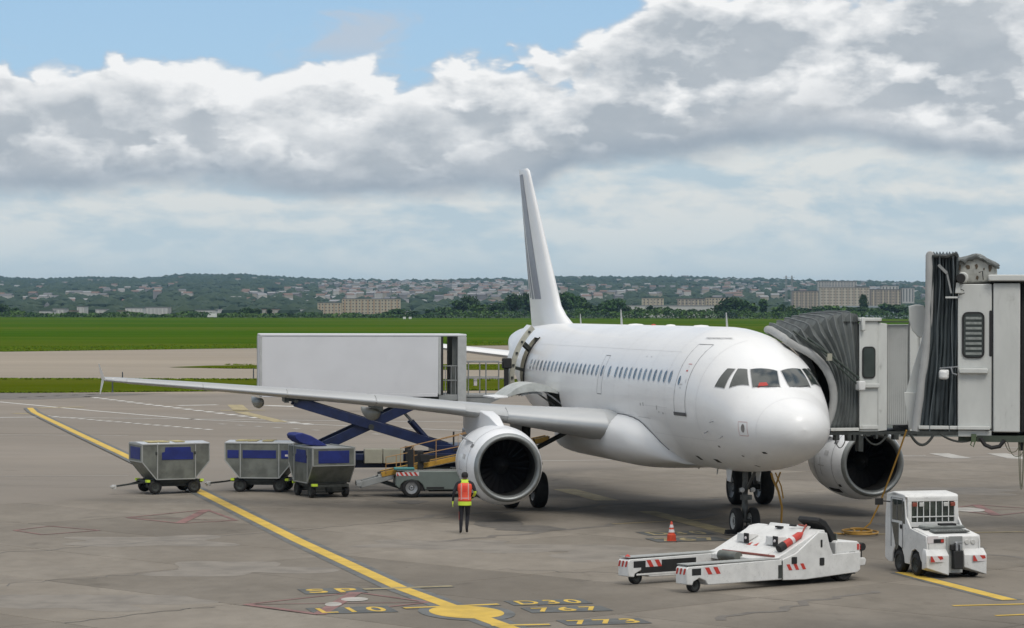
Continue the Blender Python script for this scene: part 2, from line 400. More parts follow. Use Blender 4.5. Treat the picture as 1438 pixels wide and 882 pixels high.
def inhole(x, p, H, Z):
    if not (H[0] < x < H[1]): return False
    a, b = phi_at(sum(H) / 2, Z[0]), phi_at(sum(H) / 2, Z[1])
    pp = p if p < pi else p - 2 * pi
    return a < pp < b
for i in range(len(xs) - 1):
    for j in range(NP):
        xm = (xs[i] + xs[i + 1]) / 2; j2 = (j + 1) % NP
        pm = (phs[j] + (phs[j2] if j2 else 2 * pi)) / 2
        if inhole(xm, pm, RD, RDz) or inhole(xm, pm, CD, CDz): continue
        m.f.append((i * NP + j, i * NP + j2, (i + 1) * NP + j2, (i + 1) * NP + j)); m.mi.append(0)
m.f.append(tuple((len(xs) - 1) * NP + j for j in range(NP))); m.mi.append(0)
fus = m.build('fuselage', paint, air, smooth=60)

def patch(pts4, n=8, off=0.006):                    # bilinear patch laid on the skin; corners (x, phi)
    g = []
    for i in range(n + 1):
        r = []
        for j in range(n + 1):
            u, v = i / n, j / n
            a = [(1 - u) * (1 - v) * pts4[0][k] + (1 - u) * v * pts4[1][k] + u * v * pts4[2][k] + u * (1 - v) * pts4[3][k] for k in (0, 1)]
            r.append(FS(a[0], a[1], off))
        g.append(r)
    return g
def strip(path, wdt=0.018, off=0.004, closed=False):   # thin line along a path of (x, phi)
    pts = [FS(x, p, off) for x, p in path]
    if closed: pts.append(pts[0])
    m = MB(); L, R = [], []
    for i, p in enumerate(pts):
        d = (pts[min(i + 1, len(pts) - 1)] - pts[max(i - 1, 0)]).normalized()
        x_, p_ = path[i % len(path)]
        nr = (FS(x_, p_, 0.05) - FS(x_, p_)).normalized()
        s_ = d.cross(nr).normalized() * wdt / 2
        L.append(p - s_); R.append(p + s_)
    m.grid([L, R]); return m
def dens(path, n=6, closed=True):
    o = []
    K = len(path)
    for i in range(K if closed else K - 1):
        a, b = path[i], path[(i + 1) % K]
        for k in range(n): o.append((a[0] + (b[0] - a[0]) * k / n, a[1] + (b[1] - a[1]) * k / n))
    if not closed: o.append(path[-1])
    return o

# cockpit windows, both sides
W1 = [(2.41, 1.085), (2.10, 1.53), (1.60, 1.465), (1.885, .935)]
W2 = [(2.705, .915), (2.475, 1.035), (1.99, .885), (2.45, .56)]
W3 = [(3.03, .79), (2.775, .875), (2.62, .495), (3.06, .42)]
for sgn in (1, -1):
    for Wq in (W1, W2, W3):
        q = [(a, b if sgn > 0 else pi - b) for a, b in Wq]
        cx = sum(a for a, b in q) / 4; cp = sum(b for a, b in q) / 4
        big = [(cx + (a - cx) * 1.07, cp + (b - cp) * 1.07) for a, b in q]
        f_ = MB().grid(patch(big, off=0.006)).build('window_frame', seam_l, air, smooth=60)
        g_ = MB().grid(patch(q, off=0.014)).build('cockpit_window', glass, air, smooth=60)
        if Wq is W1 and sgn > 0:
            q2 = [(1.90, 1.10), (1.84, 1.24), (1.745, 1.25), (1.80, 1.02)]
            MB().grid(patch(q2, off=0.020)).build('red_cover', M('red cover seen in the cockpit', (0.42, 0.05, 0.04), .7), g_, smooth=60)
        # wiper
        if Wq is W1:
            a = [(1.62, 1.40), (1.70, 1.22), (1.86, 1.0)]
            strip([(u, v if sgn > 0 else pi - v) for u, v in a], 0.025, 0.03).build('wiper', dark, g_)
# cabin windows
wm = MB()
cpts = rrect(-.115, .115, -.17, .17, .11, 4)
def cabwin(x, sgn):
    z0 = 4.44
    m = MB()
    pts = []
    for a, b in cpts:
        ph = phi_at(x + a, z0 + b); pts.append(FS(x + a, ph if sgn > 0 else pi - ph, 0.004))
    m.face(pts)
    o = m.build('cabin_window', cabglass, air, normals=False)
    r = MB(); ring1 = []; 
    for a, b in rrect(-.15, .15, -.205, .205, .14, 4):
        ph = phi_at(x + a, z0 + b); ring1.append(FS(x + a, ph if sgn > 0 else pi - ph, 0.002))
    r.face(ring1); r.build('window_rim', M('window rim', (.62, .63, .65), .4), o, normals=False)
wx = [6.187 + .533 * k for k in range(12)] + [12.86, 13.72] + [14.34 + .533 * k for k in range(18)]
for x in wx:
    if RD[0] - .1 < x < RD[1] + .1: continue
    cabwin(x, 1); cabwin(x, -1)
# doors: seams, sill, small window, handle
def door(x0, x1, z0, z1, sgn, name, parent=air):
    def ph(x, z):
        q = phi_at(x, z); return q if sgn > 0 else pi - q
    path = dens([(x0, z0), (x0, z1), (x1, z1), (x1, z0)], 10)
    pth = [(a, ph(a, b)) for a, b in path]
    o = strip(pth, 0.022, 0.004, True).build(name, seam, parent, normals=False)
    return o, ph
d1, ph = door(4.66, 5.56, 3.40, 5.38, 1, 'door_seam')
strip([(a, ph(a, 3.42)) for a in (4.60, 4.8, 5.0, 5.3, 5.62)], 0.10, 0.02).build('door_sill', M('door sill rubber', (.09, .09, .09), .6), d1)
strip([(a, ph(a, 5.55)) for a in (4.35, 4.8, 5.3, 5.6)], 0.05, 0.03).build('rain_gutter', seam_l, d1)
m = MB(); c0 = [(5.33 + .085 * cos(t), ph(5.3, 4.36 + .13 * sin(t))) for t in (2 * pi * k / 14 for k in range(14))]
m.face([FS(a, b, .006) for a, b in c0]); m.build('door_window', glass, d1, normals=False)
m = MB()
for a, b, c, d in ((4.98, 4.74, .04, .03), (5.02, 4.24, .20, .035), (5.08, 4.14, .12, .03), (4.82, 4.3, .025, .12)):
    m.grid([[FS(a, ph(a, b), .005), FS(a + c, ph(a + c, b), .005)], [FS(a, ph(a, b + d), .005), FS(a + c, ph(a + c, b + d), .005)]])
m.build('door_handle', seam_l, d1, normals=False)
m = MB(); m.grid([[FS(a, ph(a, b), .006) for a in (4.94, 5.06)] for b in (4.62, 4.66)]); m.grid([[FS(a, ph(a, b), .006) for a in (4.88, 5.12)] for b in (4.82, 4.835)])
m.build('red_placard', red, d1, normals=False)
door(4.66, 5.56, 3.40, 5.38, -1, 'door_seam')
door(13.46, 13.98, 3.72, 4.92, 1, 'exit_seam')
door(13.46, 13.98, 3.72, 4.92, -1, 'exit_seam')
door(24.02, 24.86, 3.5, 5.36, -1, 'door_seam')
# radome joint
strip([(0.93 - 0.05 * sin(p), p) for p in [-.2 + k * (pi + .4) / 30 for k in range(31)]], 0.012, 0.003).build('radome_seam', M('faint radome joint', (.62, .62, .62), .4), air, normals=False)
# belly and skin seams
for xx in (3.9, 6.5, 8.4, 10.3, 12.0, 14.6, 17.2, 20.9, 22.6, 26.4):
    strip([(xx, p) for p in [-1.2 + k * .1 for k in range(27)]], 0.012, 0.002).build('skin_seam', M('faint seam', (.56, .56, .56), .4), air, normals=False)
for zz_, a_, b_2 in ((3.55, 6.2, 8.6), (5.15, 6.3, 23.5), (2.75, 3.0, 8.4)):
    strip([(a_ + (b_2 - a_) * k / 30, phi_at(a_ + (b_2 - a_) * k / 30, zz_)) for k in range(31)], 0.010, 0.002).build('skin_seam', M('faint seam', (.68, .68, .68), .4), air, normals=False)
# small plate with a round port, probes, vents
def surf(x, z, off=0.005): return FS(x, phi_at(x, z), off)
m = MB(); R = [(1.25, 2.97), (1.62, 2.97), (1.66, 3.34), (1.29, 3.34)]
pt = [(a, phi_at(a, b)) for a, b in dens(R, 4)]
pl = strip(pt, 0.012, .006, True).build('placard_frame', M('faded red line', (.42, .16, .14), .5), air, normals=False)
m = MB(); m.face([surf(1.455 + .075 * cos(t), 3.17 + .115 * sin(t), .008) for t in (2 * pi * k / 18 for k in range(18))])
m.build('pressure_port', M('port grey', (.22, .21, .20), .5, var=.3, scale=20), pl, normals=False)
for (xa, za, dxa, dza, mt) in ((3.1, 2.62, .12, .05, seam), (2.15, 2.40, .10, .04, seam), (2.3, 2.12, .09, .05, seam), (1.0, 2.55, .13, .05, dark), (5.6, 2.2, .25, .12, dark), (4.2, 2.18, .3, .10, dark), (7.1, 3.42, .05, .04, seam), (6.7, 3.40, .05, .05, seam),
                               (7.3, 3.58, .04, .12, seam), (8.7, 3.62, .05, .10, seam), (9.0, 3.60, .05, .08, seam), (8.2, 3.18, 1.3, .018, seam_l), (8.9, 4.98, .12, .03, seam_l), (9.4, 4.98, .10, .03, seam_l)):
    MB().grid([[surf(xa, za), surf(xa + dxa, za)], [surf(xa, za - dza), surf(xa + dxa, za - dza)]]).build('skin_vent', mt, air, normals=False)
for xa, za in ((2.9, 3.3), (3.4, 3.0), (2.6, 2.9)):
    p = surf(xa, za, 0); q = surf(xa, za, .12)
    MB().tube([p, q, q + Vector((-.12, 0, 0))], .014, 6).build('probe', steel, air, smooth=40)
# aerials and beacons along the crown
def blade(x, z0, h, c, t=.03, parent=air, down=False):
    s_ = -1 if down else 1
    y = 0
    m = MB()
    m.loft([[(x - c / 2, 0, z0), (x, t / 2, z0), (x + c / 2, 0, z0), (x, -t / 2, z0)],
            [(x + c * .15, 0, z0 + s_ * h), (x + c * .35, t / 5, z0 + s_ * h), (x + c * .6, 0, z0 + s_ * h), (x + c * .35, -t / 5, z0 + s_ * h)]])
    return m.build('aerial', M('aerial', (.55, .55, .52), .5), parent, smooth=30)
blade(6.75, ZC + 2.06, .42, .22); blade(18.2, ZC + 2.06, .50, .30); blade(23.6, ZC + 2.05, .36, .22)
blade(7.6, ZC - 2.05, .22, .2, down=True); blade(9.4, ZC - 2.05, .16, .3, down=True); blade(4.4, ZC - 1.98, .16, .12, down=True)
for xx, mt, r in ((14.4, red, .09), (12.5, paint, .18), (16.5, paint, .3), (9.3, paint, .28)):
    MB().lathe([(-.04, r), (.0, r * .95), (.035, r * .7), (.05, .01)], (xx, 0, ZC + 2.06), (0, 0, 1), 16).build('beacon' if mt is red else 'dome_aerial', mt, air, smooth=50)

# open rear door: jamb, cabin floor, wall behind, and the leaf swung forward on its arm
def hole_jamb(H, Z, depth, name, mat, din):
    a, b = phi_at(sum(H) / 2, Z[0]), phi_at(sum(H) / 2, Z[1]); m = MB()
    n = 10
    per = [(H[0], a + (b - a) * k / n) for k in range(n)] + [(H[0] + (H[1] - H[0]) * k / n, b) for k in range(n)] + [(H[1], b + (a - b) * k / n) for k in range(n)] + [(H[1] + (H[0] - H[1]) * k / n, a) for k in range(n)]
    o_ = [FS(x, p) for x, p in per]; i_ = [FS(x, p) + Vector((0, -depth, 0)) for x, p in per]
    m.loft([o_, i_], cap0=False, cap1=False)
    j = m.build(name, mat, air, smooth=40)
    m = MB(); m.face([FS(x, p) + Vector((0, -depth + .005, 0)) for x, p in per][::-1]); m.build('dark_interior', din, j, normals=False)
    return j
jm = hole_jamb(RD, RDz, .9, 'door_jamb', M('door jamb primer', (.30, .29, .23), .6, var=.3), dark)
a, b = phi_at(24.2, RDz[0]), phi_at(24.2, RDz[1])
m = MB(); n = 12                                    # front edge of the swung-out leaf: a beige rib with latch fittings
m.loft([[FS(23.80, a + (b - a) * k / n, .60), FS(23.86, a + (b - a) * k / n, .62), FS(23.86, a + (b - a) * k / n, .44), FS(23.80, a + (b - a) * k / n, .44)] for k in range(n + 1)])
rib_mb = m
m = MB()
for k in range(1, 12, 2):
    c = FS(23.79, a + (b - a) * k / 12, .52)
    m.box(c.x - .03, c.x + .03, c.y - .04, c.y + .04, c.z - .04, c.z + .04)
latch_mb = m
leaf = MB(); n = 12                                 # the leaf, parallel to the skin, forward of the opening
rg = []
for k in range(n + 1):
    p = a + (b - a) * k / n
    r = []
    for xx in (23.87, 24.1, 24.4, 24.7):
        r.append(FS(xx, p, .62))
    for xx in (24.7, 24.4, 24.1, 23.87):
        r.append(FS(xx, p, .48))
    rg.append(r)
leaf.loft(rg); lf = leaf.build('open_door', paint, air, smooth=40)
rib_mb.build('door_edge', M('door edge beige', (.42, .41, .34), .6, var=.2), lf, smooth=30); latch_mb.build('latch_fitting', darksteel, lf)
m = MB(); m.loft([[FS(24.43, a + (b - a) * k / n, .03), FS(24.30, a + (b - a) * k / n, .05), FS(24.30, a + (b - a) * k / n, -.0)] for k in range(n + 1)]); m.build('door_front_strip', dark, jm)  # dark strip along the front edge of the opening
m = MB(); m.bar(FS(24.1, .55, .48), FS(24.5, .5, -.1), .12, .16); m.bar(FS(24.1, .15, .48), FS(24.5, .1, -.1), .08, .1); m.build('door_arm', darksteel, lf)

# open aft cargo hatch: hold and the raised curved leaf
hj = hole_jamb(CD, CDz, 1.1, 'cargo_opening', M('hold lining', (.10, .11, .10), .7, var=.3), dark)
hz = FS(19.8, phi_at(19.8, 3.62))
prof = []
for k in range(11):
    t = k / 10
    y = hz.y + .02 + 1.78 * t; z = 3.62 - .12 * t + .36 * sin(pi * t) ** .9
    prof.append((y, z))
m = MB(); x0, x1 = CD
m.loft([[(x0, y, z), (x1, y, z), (x1, y, z - .07 - .22 * sin(pi * i_ / 10)), (x0, y, z - .07 - .22 * sin(pi * i_ / 10))] for i_, (y, z) in enumerate(prof)])
ch = m.build('cargo_door', M('cargo door skin', (.46, .48, .46), .5, var=.25, scale=3, dirt=.2), air, smooth=50)
m = MB()
for k in range(5):
    xx = x0 + .1 + (x1 - x0 - .2) * k / 4
    m.loft([[(xx - .03, y, z - .29), (xx + .03, y, z - .29), (xx + .03, y, z - .36), (xx - .03, y, z - .36)] for y, z in prof[3:-3]])
m.build('door_rib', framegrey, ch)
m = MB(); y, z = prof[-1]; m.prism([(y + .002, z - .06), (y + .002, z), (y + .46, z - .03), (y + .46, z - .09)], 'x', x0 - .25, x1 - .3); m.build('door_lip', paint, ch, bevel=.01)
m = MB()
for xx in (x0 + .12, x1 - .12): m.tube([(xx, 1.7, 3.1), (xx, 2.7, 3.82)], .03, 8)
m.build('door_strut', steel, ch, smooth=40)

# belly fairing round the wing box
def sup(cx, cz, wy, wz, n=40, e=2.6):
    o = []
    for k in range(n):
        t = 2 * pi * k / n; c, s_ = cos(t), sin(t)
        o.append((cx, wy * abs(c) ** (2 / e) * (1 if c > 0 else -1), cz + wz * abs(s_) ** (2 / e) * (1 if s_ > 0 else -1)))
    return o
bw = pchip([(8.0, 1.0), (8.25, 1.50), (8.6, 1.88), (9.1, 2.16), (9.7, 2.32), (10.6, 2.41), (11.4, 2.45), (13, 2.46), (17.6, 2.40), (18.6, 2.18), (19.6, 1.75), (20.3, 1.3)])
bt = pchip([(8.0, 1.95), (8.25, 2.45), (8.6, 2.88), (9.1, 3.15), (9.7, 3.30), (10.6, 3.38), (11.4, 3.40), (13, 3.40), (17.6, 3.2), (18.6, 2.8), (19.6, 2.4), (20.3, 2.1)])
bb = pchip([(8.0, 1.80), (8.8, 1.69), (9.8, 1.60), (11.4, 1.52), (17.6, 1.52), (18.8, 1.60), (20.3, 1.78)])
m = MB(); rg = []
k = 8.0
while k < 20.31:
    t_, b_ = bt(k), bb(k); rg.append(sup(k, (t_ + b_) / 2, bw(k), (t_ - b_) / 2)); k += .12 if k < 10 else .25
m.loft(rg); m.build('belly_fairing', paint, air, smooth=60)
# dark joint line where the fairing meets the hull
m = MB(); pts = []
for k in range(26):
    xx = 8.2 + k * (13.4 - 8.2) / 25
    t_, b_ = bt(xx), bb(xx); cz, hz_ = (t_ + b_) / 2, (t_ - b_) / 2
    best = None
    for q in range(0, 160):
        t = -pi / 2 + pi * q / 160; c, s_ = cos(t), sin(t)
        y, z = bw(xx) * abs(c) ** (2 / 2.6), cz + hz_ * abs(s_) ** (2 / 2.6) * (1 if s_ > 0 else -1)
        tt, bb_ = TOPP(xx), BOTP(xx); cc, h2 = (tt + bb_) / 2 + ZC, (tt - bb_) / 2
        if (y / WIDP(xx)) ** 2 + ((z - cc) / h2) ** 2 > 1: best = (xx, y, z)
    if best: pts.append(Vector(best) + Vector((0, .006, .006)))
if len(pts) > 3:
    m.tube(pts, .014, 5); m.build('fairing_seam', seam, air)

# wings
def foil(xl, c, y, z, th, n=14, tw=0.0):
    up, lo = [], []
    for k in range(n + 1):
        t = (1 - cos(pi * k / n)) / 2
        yt = 5 * th * (.2969 * sqrt(t) - .126 * t - .3516 * t * t + .2843 * t ** 3 - .1036 * t ** 4)
        cam_ = .018 * sin(pi * t)
        up.append((t, yt + cam_)); lo.append((t, -yt * .85 + cam_))
    pts = up[::-1] + lo[1:-1]
    return [(xl + a * c, y, z + (b - a * tw) * c) for a, b in pts]
WZ = pchip([(1.5, 2.64), (2.4, 2.76), (5.35, 3.10), (7.05, 3.30), (12.35, 3.74), (14.8, 3.92), (16.95, 4.07)]); WT = pchip([(1.5, .185), (2.4, .175), (5.3, .125), (7, .115), (17, .10)])
def wing_at(y):                                     # leading edge x, chord, z, thickness
    ax_ = abs(y)
    xl = 10.95 + (ax_ - 1.9) * .512
    if ax_ < 6.4: xt = 17.25 + (ax_ - 1.9) * .02
    else: xt = 17.34 + (ax_ - 6.4) * (20.25 - 17.34) / (16.95 - 6.4)
    return xl, xt - xl, WZ(ax_), WT(ax_)
for sgn in (1, -1):
    ys = [1.5, 2.6, 3.8, 5.0, 6.4, 8, 10, 12, 14, 15.8, 16.6, 16.95]
    rg = []
    for y in ys:
        xl, c, z, th = wing_at(y)
        if y > 16.5: xl += (y - 16.5) * .6; c -= (y - 16.5) * .6
        rg.append(foil(xl, c, sgn * y, z, th, tw=.045 * (1 - min(1, (y - 1.5) / 12))))
    if sgn < 0: rg = [r[::-1] for r in rg]
    wg = MB().loft(rg).build('wing', paint_grey, air, smooth=50)
    # slats: metal noses in separate panels
    for y0, y1 in ((2.35, 5.15), (6.35, 8.9), (8.94, 11.5), (11.54, 14.0), (14.04, 16.3)):
        rr = []
        for k in range(5):
            y = y0 + (y1 - y0) * k / 4; xl, c, z, th = wing_at(y)
            tw = .045 * (1 - min(1, (y - 1.5) / 12)); c2 = c
            pts = [p for p in foil(xl - .03, c, sgn * y, z - .002, th * 1.14, 20, tw) if (p[0] - xl) < .13 * c + .03]
            # scale slightly proud
            cx_, cz_ = xl + .10 * c, z
            rr.append(pts)
        n_ = min(len(r) for r in rr); rr = [r[:n_] for r in rr]
        MB().loft(rr, closed=True).build('slat', alu, wg, smooth=50)
    MB().prism([(11.40 + .42 * cos(t), 2.60 + .25 * sin(t)) for t in (2 * pi * k / 20 for k in range(20))], 'y', sgn * 2.22, sgn * 2.345).build('slat_root_seal', M('dark slat seal', (.05, .06, .05), .6, var=.3), wg, bevel=.03)
    # wingtip fence
    xl, c, z, th = wing_at(16.95)
    yy = sgn * 16.98
    MB().loft([[(xl + .05, yy - .02, z), (xl + .75, yy + .035, z), (xl + 1.55, yy, z), (xl + .75, yy - .035, z)],
               [(xl + 1.05, yy + sgn * .10, z + .50), (xl + 1.25, yy + sgn * .11, z + .50), (xl + 1.55, yy + sgn * .10, z + .50), (xl + 1.25, yy + sgn * .09, z + .50)]]).build('wingtip_fence', paint, wg, smooth=30)
    MB().loft([[(xl + .55, yy - .02, z), (xl + .9, yy + .025, z), (xl + 1.45, yy, z), (xl + .9, yy - .025, z)],
               [(xl + 1.1, yy + sgn * .06, z - .48), (xl + 1.2, yy + sgn * .07, z - .48), (xl + 1.5, yy + sgn * .06, z - .48), (xl + 1.2, yy + sgn * .05, z - .48)]]).build('wingtip_fence', paint, wg, smooth=30)
    MB().lathe([(0, .01), (.04, .05), (.16, .07), (.3, .06)], (xl + .1, sgn * 16.7, z + .01), (1, 0, 0), 10).build('wingtip_lamp', lens, wg, smooth=50)
    # flap track fairings
    for y, L, r in ((8.6, 3.3, .165), (12.1, 2.7, .14), (5.2, 3.3, .15)):
        xl, c, z, th = wing_at(y)
        xs0 = xl + c * .42; z0 = z - c * .07
        MB().loft([[(xs0 + L * t, sgn * y + r * w_ * cos(q), z0 - .12 + .07 * t - .12 * sin(pi * t) + r * 1.25 * w_ * sin(q)) for q in (2 * pi * k / 14 for k in range(14))]
                   for t, w_ in ((0, .12), (.06, .5), (.18, .85), (.35, 1), (.55, .95), (.75, .7), (.9, .4), (1, .08))]).build('flap_track_fairing', fairing_m, wg, smooth=50)
    # ---------------- engine and pylon
    ex, ey, ez = 9.95, sgn * 5.75, 1.65
    tilt = Vector((1, -sgn * .015, .02)).normalized()
    E0 = (ex, ey, ez)
    cowl = MB().lathe([(.10, 1.015), (.3, 1.09), (.6, 1.15), (1.0, 1.185), (1.6, 1.19), (2.2, 1.15), (2.8, 1.07), (3.2, .98), (3.22, .93), (3.0, .90)], E0, tilt, 48, closed=True).build('engine', nacelle_m, air, smooth=40)
    MB().lathe([(.17, .84), (.07, .865), (.02, .90), (0, .935), (.015, .97), (.06, 1.0), (.10, 1.018), (.14, 1.03)], E0, tilt, 48, closed=True).build('inlet_lip', lipm, cowl, smooth=60)
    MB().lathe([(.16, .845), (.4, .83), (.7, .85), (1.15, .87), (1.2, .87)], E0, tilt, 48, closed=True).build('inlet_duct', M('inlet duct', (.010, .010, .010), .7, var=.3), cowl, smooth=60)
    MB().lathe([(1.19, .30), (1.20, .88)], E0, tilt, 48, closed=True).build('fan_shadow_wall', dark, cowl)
    MB().lathe([(.78, .005), (.85, .08), (1.0, .18), (1.15, .26), (1.19, .30)], E0, tilt, 24, closed=True).build('spinner', M('spinner', (.018, .018, .018), .5, var=.3), cowl, smooth=60)
    m = MB(); o_ = Vector(E0)
    ax_ = tilt; u_ = Vector((0, 0, 1)); u_ = (u_ - ax_ * u_.dot(ax_)).normalized(); v_ = ax_.cross(u_)
    for k in range(24):
        t = 2 * pi * k / 24; e_ = u_ * cos(t) + v_ * sin(t); f_ = ax_.cross(e_)
        m.grid([[o_ + ax_ * (1.02 + .05) + e_ * .27 - f_ * .03, o_ + ax_ * 1.17 + e_ * .27 + f_ * .05], [o_ + ax_ * 1.0 + e_ * .84 - f_ * .085, o_ + ax_ * 1.15 + e_ * .84 + f_ * .085]])
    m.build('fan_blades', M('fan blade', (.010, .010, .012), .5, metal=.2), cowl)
    m = MB(); m.grid([[o_ + ax_ * .99 + u_ * .05 + v_ * .0, o_ + ax_ * .93 + u_ * .13 + v_ * .03], [o_ + ax_ * .97 - v_ * .06 + u_ * .02, o_ + ax_ * .93 - v_ * .10 + u_ * .08]])
    m.build('spinner_mark', lens, cowl)
    MB().lathe([(3.0, .72), (3.5, .66), (4.1, .52), (4.5, .42), (4.52, .38), (4.3, .36)], E0, tilt, 32, closed=True).build('core_nozzle', darksteel, cowl, smooth=40)
    MB().lathe([(4.2, .30), (4.6, .24), (5.0, .05)], E0, tilt, 20).build('exhaust_cone', darksteel, cowl, smooth=40)
    # cowl seams and vents
    for dd in (.62, 2.1):
        rr_ = 1.155 if dd < 1 else 1.163
        MB().lathe([(dd, rr_ + .004), (dd + .02, rr_ + .005)], E0, tilt, 48, closed=True).build('cowl_seam', seam, cowl)
    def oncowl(d, ang, r): return o_ + ax_ * d + (v_ * cos(ang) * 1 + u_ * sin(ang)) * r
    for (d, a1, dd, da, mt) in ((.55, pi - .62, .22, .10, seam), (.9, pi - .30, .3, .12, seam_l), (.45, pi + .62, .14, .09, dark), (.75, pi + .78, .9, .16, dark), (1.2, pi + .1, .5, .03, seam_l), (1.5, pi - .1, .05, .5, seam_l)):
        for sd_ in (1,):
            n_ = 3; g = []
            for i in range(n_ + 1):
                r_ = []
                for j in range(n_ + 1):
                    d_ = d + dd * i / n_; rad = pchip([(.10, 1.015), (.3, 1.09), (.6, 1.15), (1.0, 1.185), (1.6, 1.19), (2.2, 1.15)])(d_)
                    # visible flank is the one facing the nose of the picture (local +y side)
                    ang = a1 + da * j / n_
                    r_.append(oncowl(d_, ang if v_.y < 0 else pi - ang, rad + .006))
                g.append(r_)
            MB().grid(g).build('cowl_vent', mt, cowl, normals=False)
    # strake
    a_ = 2.5 if v_.y < 0 else pi - 2.5
    m = MB(); p0, p1, p2 = oncowl(.7, a_, 1.16), oncowl(1.7, a_, 1.19), oncowl(1.6, a_, 1.48)
    m.loft([[p0, p1, p2], [p + u_ * .025 for p in (p0, p1, p2)]]); m.build('strake', nacelle_m, cowl)
    # pylon
    wz = wing_at(5.75); px_ = ey
    MB().loft([[(10.9, px_ - .10, ez + 1.14), (10.9, px_ + .10, ez + 1.14), (11.05, px_ + .12, ez + 1.22), (11.05, px_ - .12, ez + 1.22)],
               [(11.9, px_ - .2, ez + 1.05), (11.9, px_ + .2, ez + 1.05), (11.9, px_ + .17, ez + 1.46), (11.9, px_ - .17, ez + 1.46)],
               [(13.1, px_ - .24, ez + .90), (13.1, px_ + .24, ez + .90), (13.1, px_ + .2, wz[2] + .10), (13.1, px_ - .2, wz[2] + .10)],
               [(14.4, px_ - .22, ez + .55), (14.4, px_ + .22, ez + .55), (14.4, px_ + .2, wz[2] + .05), (14.4, px_ - .2, wz[2] + .05)],
               [(16.2, px_ - .06, ez + .95), (16.2, px_ + .06, ez + .95), (16.2, px_ + .06, wz[2] - .15), (16.2, px_ - .06, wz[2] - .15)]]).build('pylon', nacelle_m, air, smooth=35, bevel=.03)
    # tailplane
    rg = [foil(28.6 + (y - .4) * .60, 3.5 - (y - .4) * .36, sgn * y, 4.48 + y * .125, .10) for y in (.3, 1.5, 3, 4.5, 6.1, 6.22)]
    if sgn < 0: rg = [r[::-1] for r in rg]
    MB().loft(rg).build('tailplane', paint, air, smooth=50)

# fin, with its dorsal fillet and stripes
def finx(z):                                        # leading edge and chord at height z
    t = (z - 5.6) / (11.75 - 5.6)
    xl = 25.85 + 5.70 * t
    return xl, (30.95 + 2.2 * t) - xl
def fsec(z, n=12, th=.10):
    xl, c = finx(z); up = []
    if z < 6.5: ext = (6.5 - z) ** 1.6 * 2.1; xl -= ext; c += ext
    for k in range(n + 1):
        t = (1 - cos(pi * k / n)) / 2
        up.append((t, 5 * th * (.2969 * sqrt(t) - .126 * t - .3516 * t * t + .2843 * t ** 3 - .1036 * t ** 4)))
    return [(xl + a * c, b * min(c, 6.2), z) for a, b in up[::-1]] + [(xl + a * c, -b * min(c, 6.2), z) for a, b in up[1:-1]]
zz = [5.45, 5.7, 5.9, 6.15, 6.5, 7, 8, 9, 10, 11, 11.45, 11.65]
rg = [fsec(z) for z in zz]
t_ = fsec(11.76); cxm = sum(p[0] for p in t_) / len(t_); rg.append([(cxm + (p[0] - cxm) * .86 + .1, p[1] * .5, 11.76) for p in t_])
fin = MB().loft(rg).build('tail_fin', paint, air, smooth=50)
def onfin(f, z, sgn):
    xl, c = finx(z); th = .10
    t = f; b = 5 * th * (.2969 * sqrt(t) - .126 * t - .3516 * t * t + .2843 * t ** 3 - .1036 * t ** 4)
    return (xl + t * c, sgn * (b * min(c, 6.2) + .008), z)
stripe_m = M('grey tail stripe', (.20, .205, .25), .4, var=.06, coat=.2)
for sgn in (1, -1):
    for f0, f1, g0, g1, z0, z1 in ((.38, .67, .50, .97, 6.75, 11.55), (.715, .82, .995, 1.0, 6.75, 10.6), (.865, .935, .99, 1.0, 6.8, 9.3)):
        g = []
        for k in range(9):
            t = k / 8; z = z0 + (z1 - z0) * t
            a = f0 + (g0 - f0) * t; b = f1 + (g1 - f1) * t
            g.append([onfin(min(.998, a + (b - a) * q / 4), z, sgn) for q in range(5)])
        MB().grid(g).build('tail_stripe', stripe_m, fin, normals=False)

# landing gear
def wheel(parent, c, r, wd, ax=(0, 1, 0), rim=None, name='tyre'):
    t_ = MB().lathe([(-wd / 2, r * .62), (-wd / 2, r * .86), (-wd * .40, r * .96), (-wd * .2, r), (wd * .2, r), (wd * .40, r * .96), (wd / 2, r * .86), (wd / 2, r * .62)], c, ax, 28, closed=True)
    t_.lathe([(-wd * .32, .01), (-wd * .30, r * .63)], c, ax, 28, closed=True); t_.lathe([(wd * .30, r * .63), (wd * .32, .01)], c, ax, 28, closed=True)
    to = t_.build(name, rubber, parent, smooth=40)
    rm = MB()
    for s_ in (-1, 1):
        rm.lathe([(s_ * wd * .33, .02), (s_ * wd * .36, r * .18), (s_ * wd * .30, r * .24), (s_ * wd * .34, r * .42), (s_ * wd * .40, r * .60), (s_ * wd * .47, r * .62)], c, ax, 24, closed=True)
    ro = rm.build('wheel_rim', rim or steel, parent, smooth=40)
    return to, ro
rimw = M('wheel rim pale', (.50, .51, .50), .45, metal=.2, var=.2)
gear = MB().tube([(5.02, 0, 1.95), (5.07, 0, .62)], .085, 14).tube([(5.07, 0, .64), (5.07, 0, .36)], .065, 12).tube([(5.07, -.34, .38), (5.07, .34, .38)], .06, 12)
gear.tube([(5.05, 0, 1.15), (4.0, 0, 1.95)], .045, 8).tube([(4.98, 0, .95), (5.3, 0, .78), (5.12, 0, .48)], .03, 6)
gear.box(4.90, 5.0, -.16, .16, .98, 1.12).box(4.86, 4.94, -.22, -.10, 1.2, 1.32).box(4.86, 4.94, .10, .22, 1.2, 1.32)
ng = gear.build('nose_gear', M('nose gear steel', (.12, .125, .12), .45, metal=.4, var=.4, scale=6), air, smooth=40)
for s_ in (-1, 1): wheel(ng, (5.07, s_ * .25, .375), .38, .22, rim=rimw)
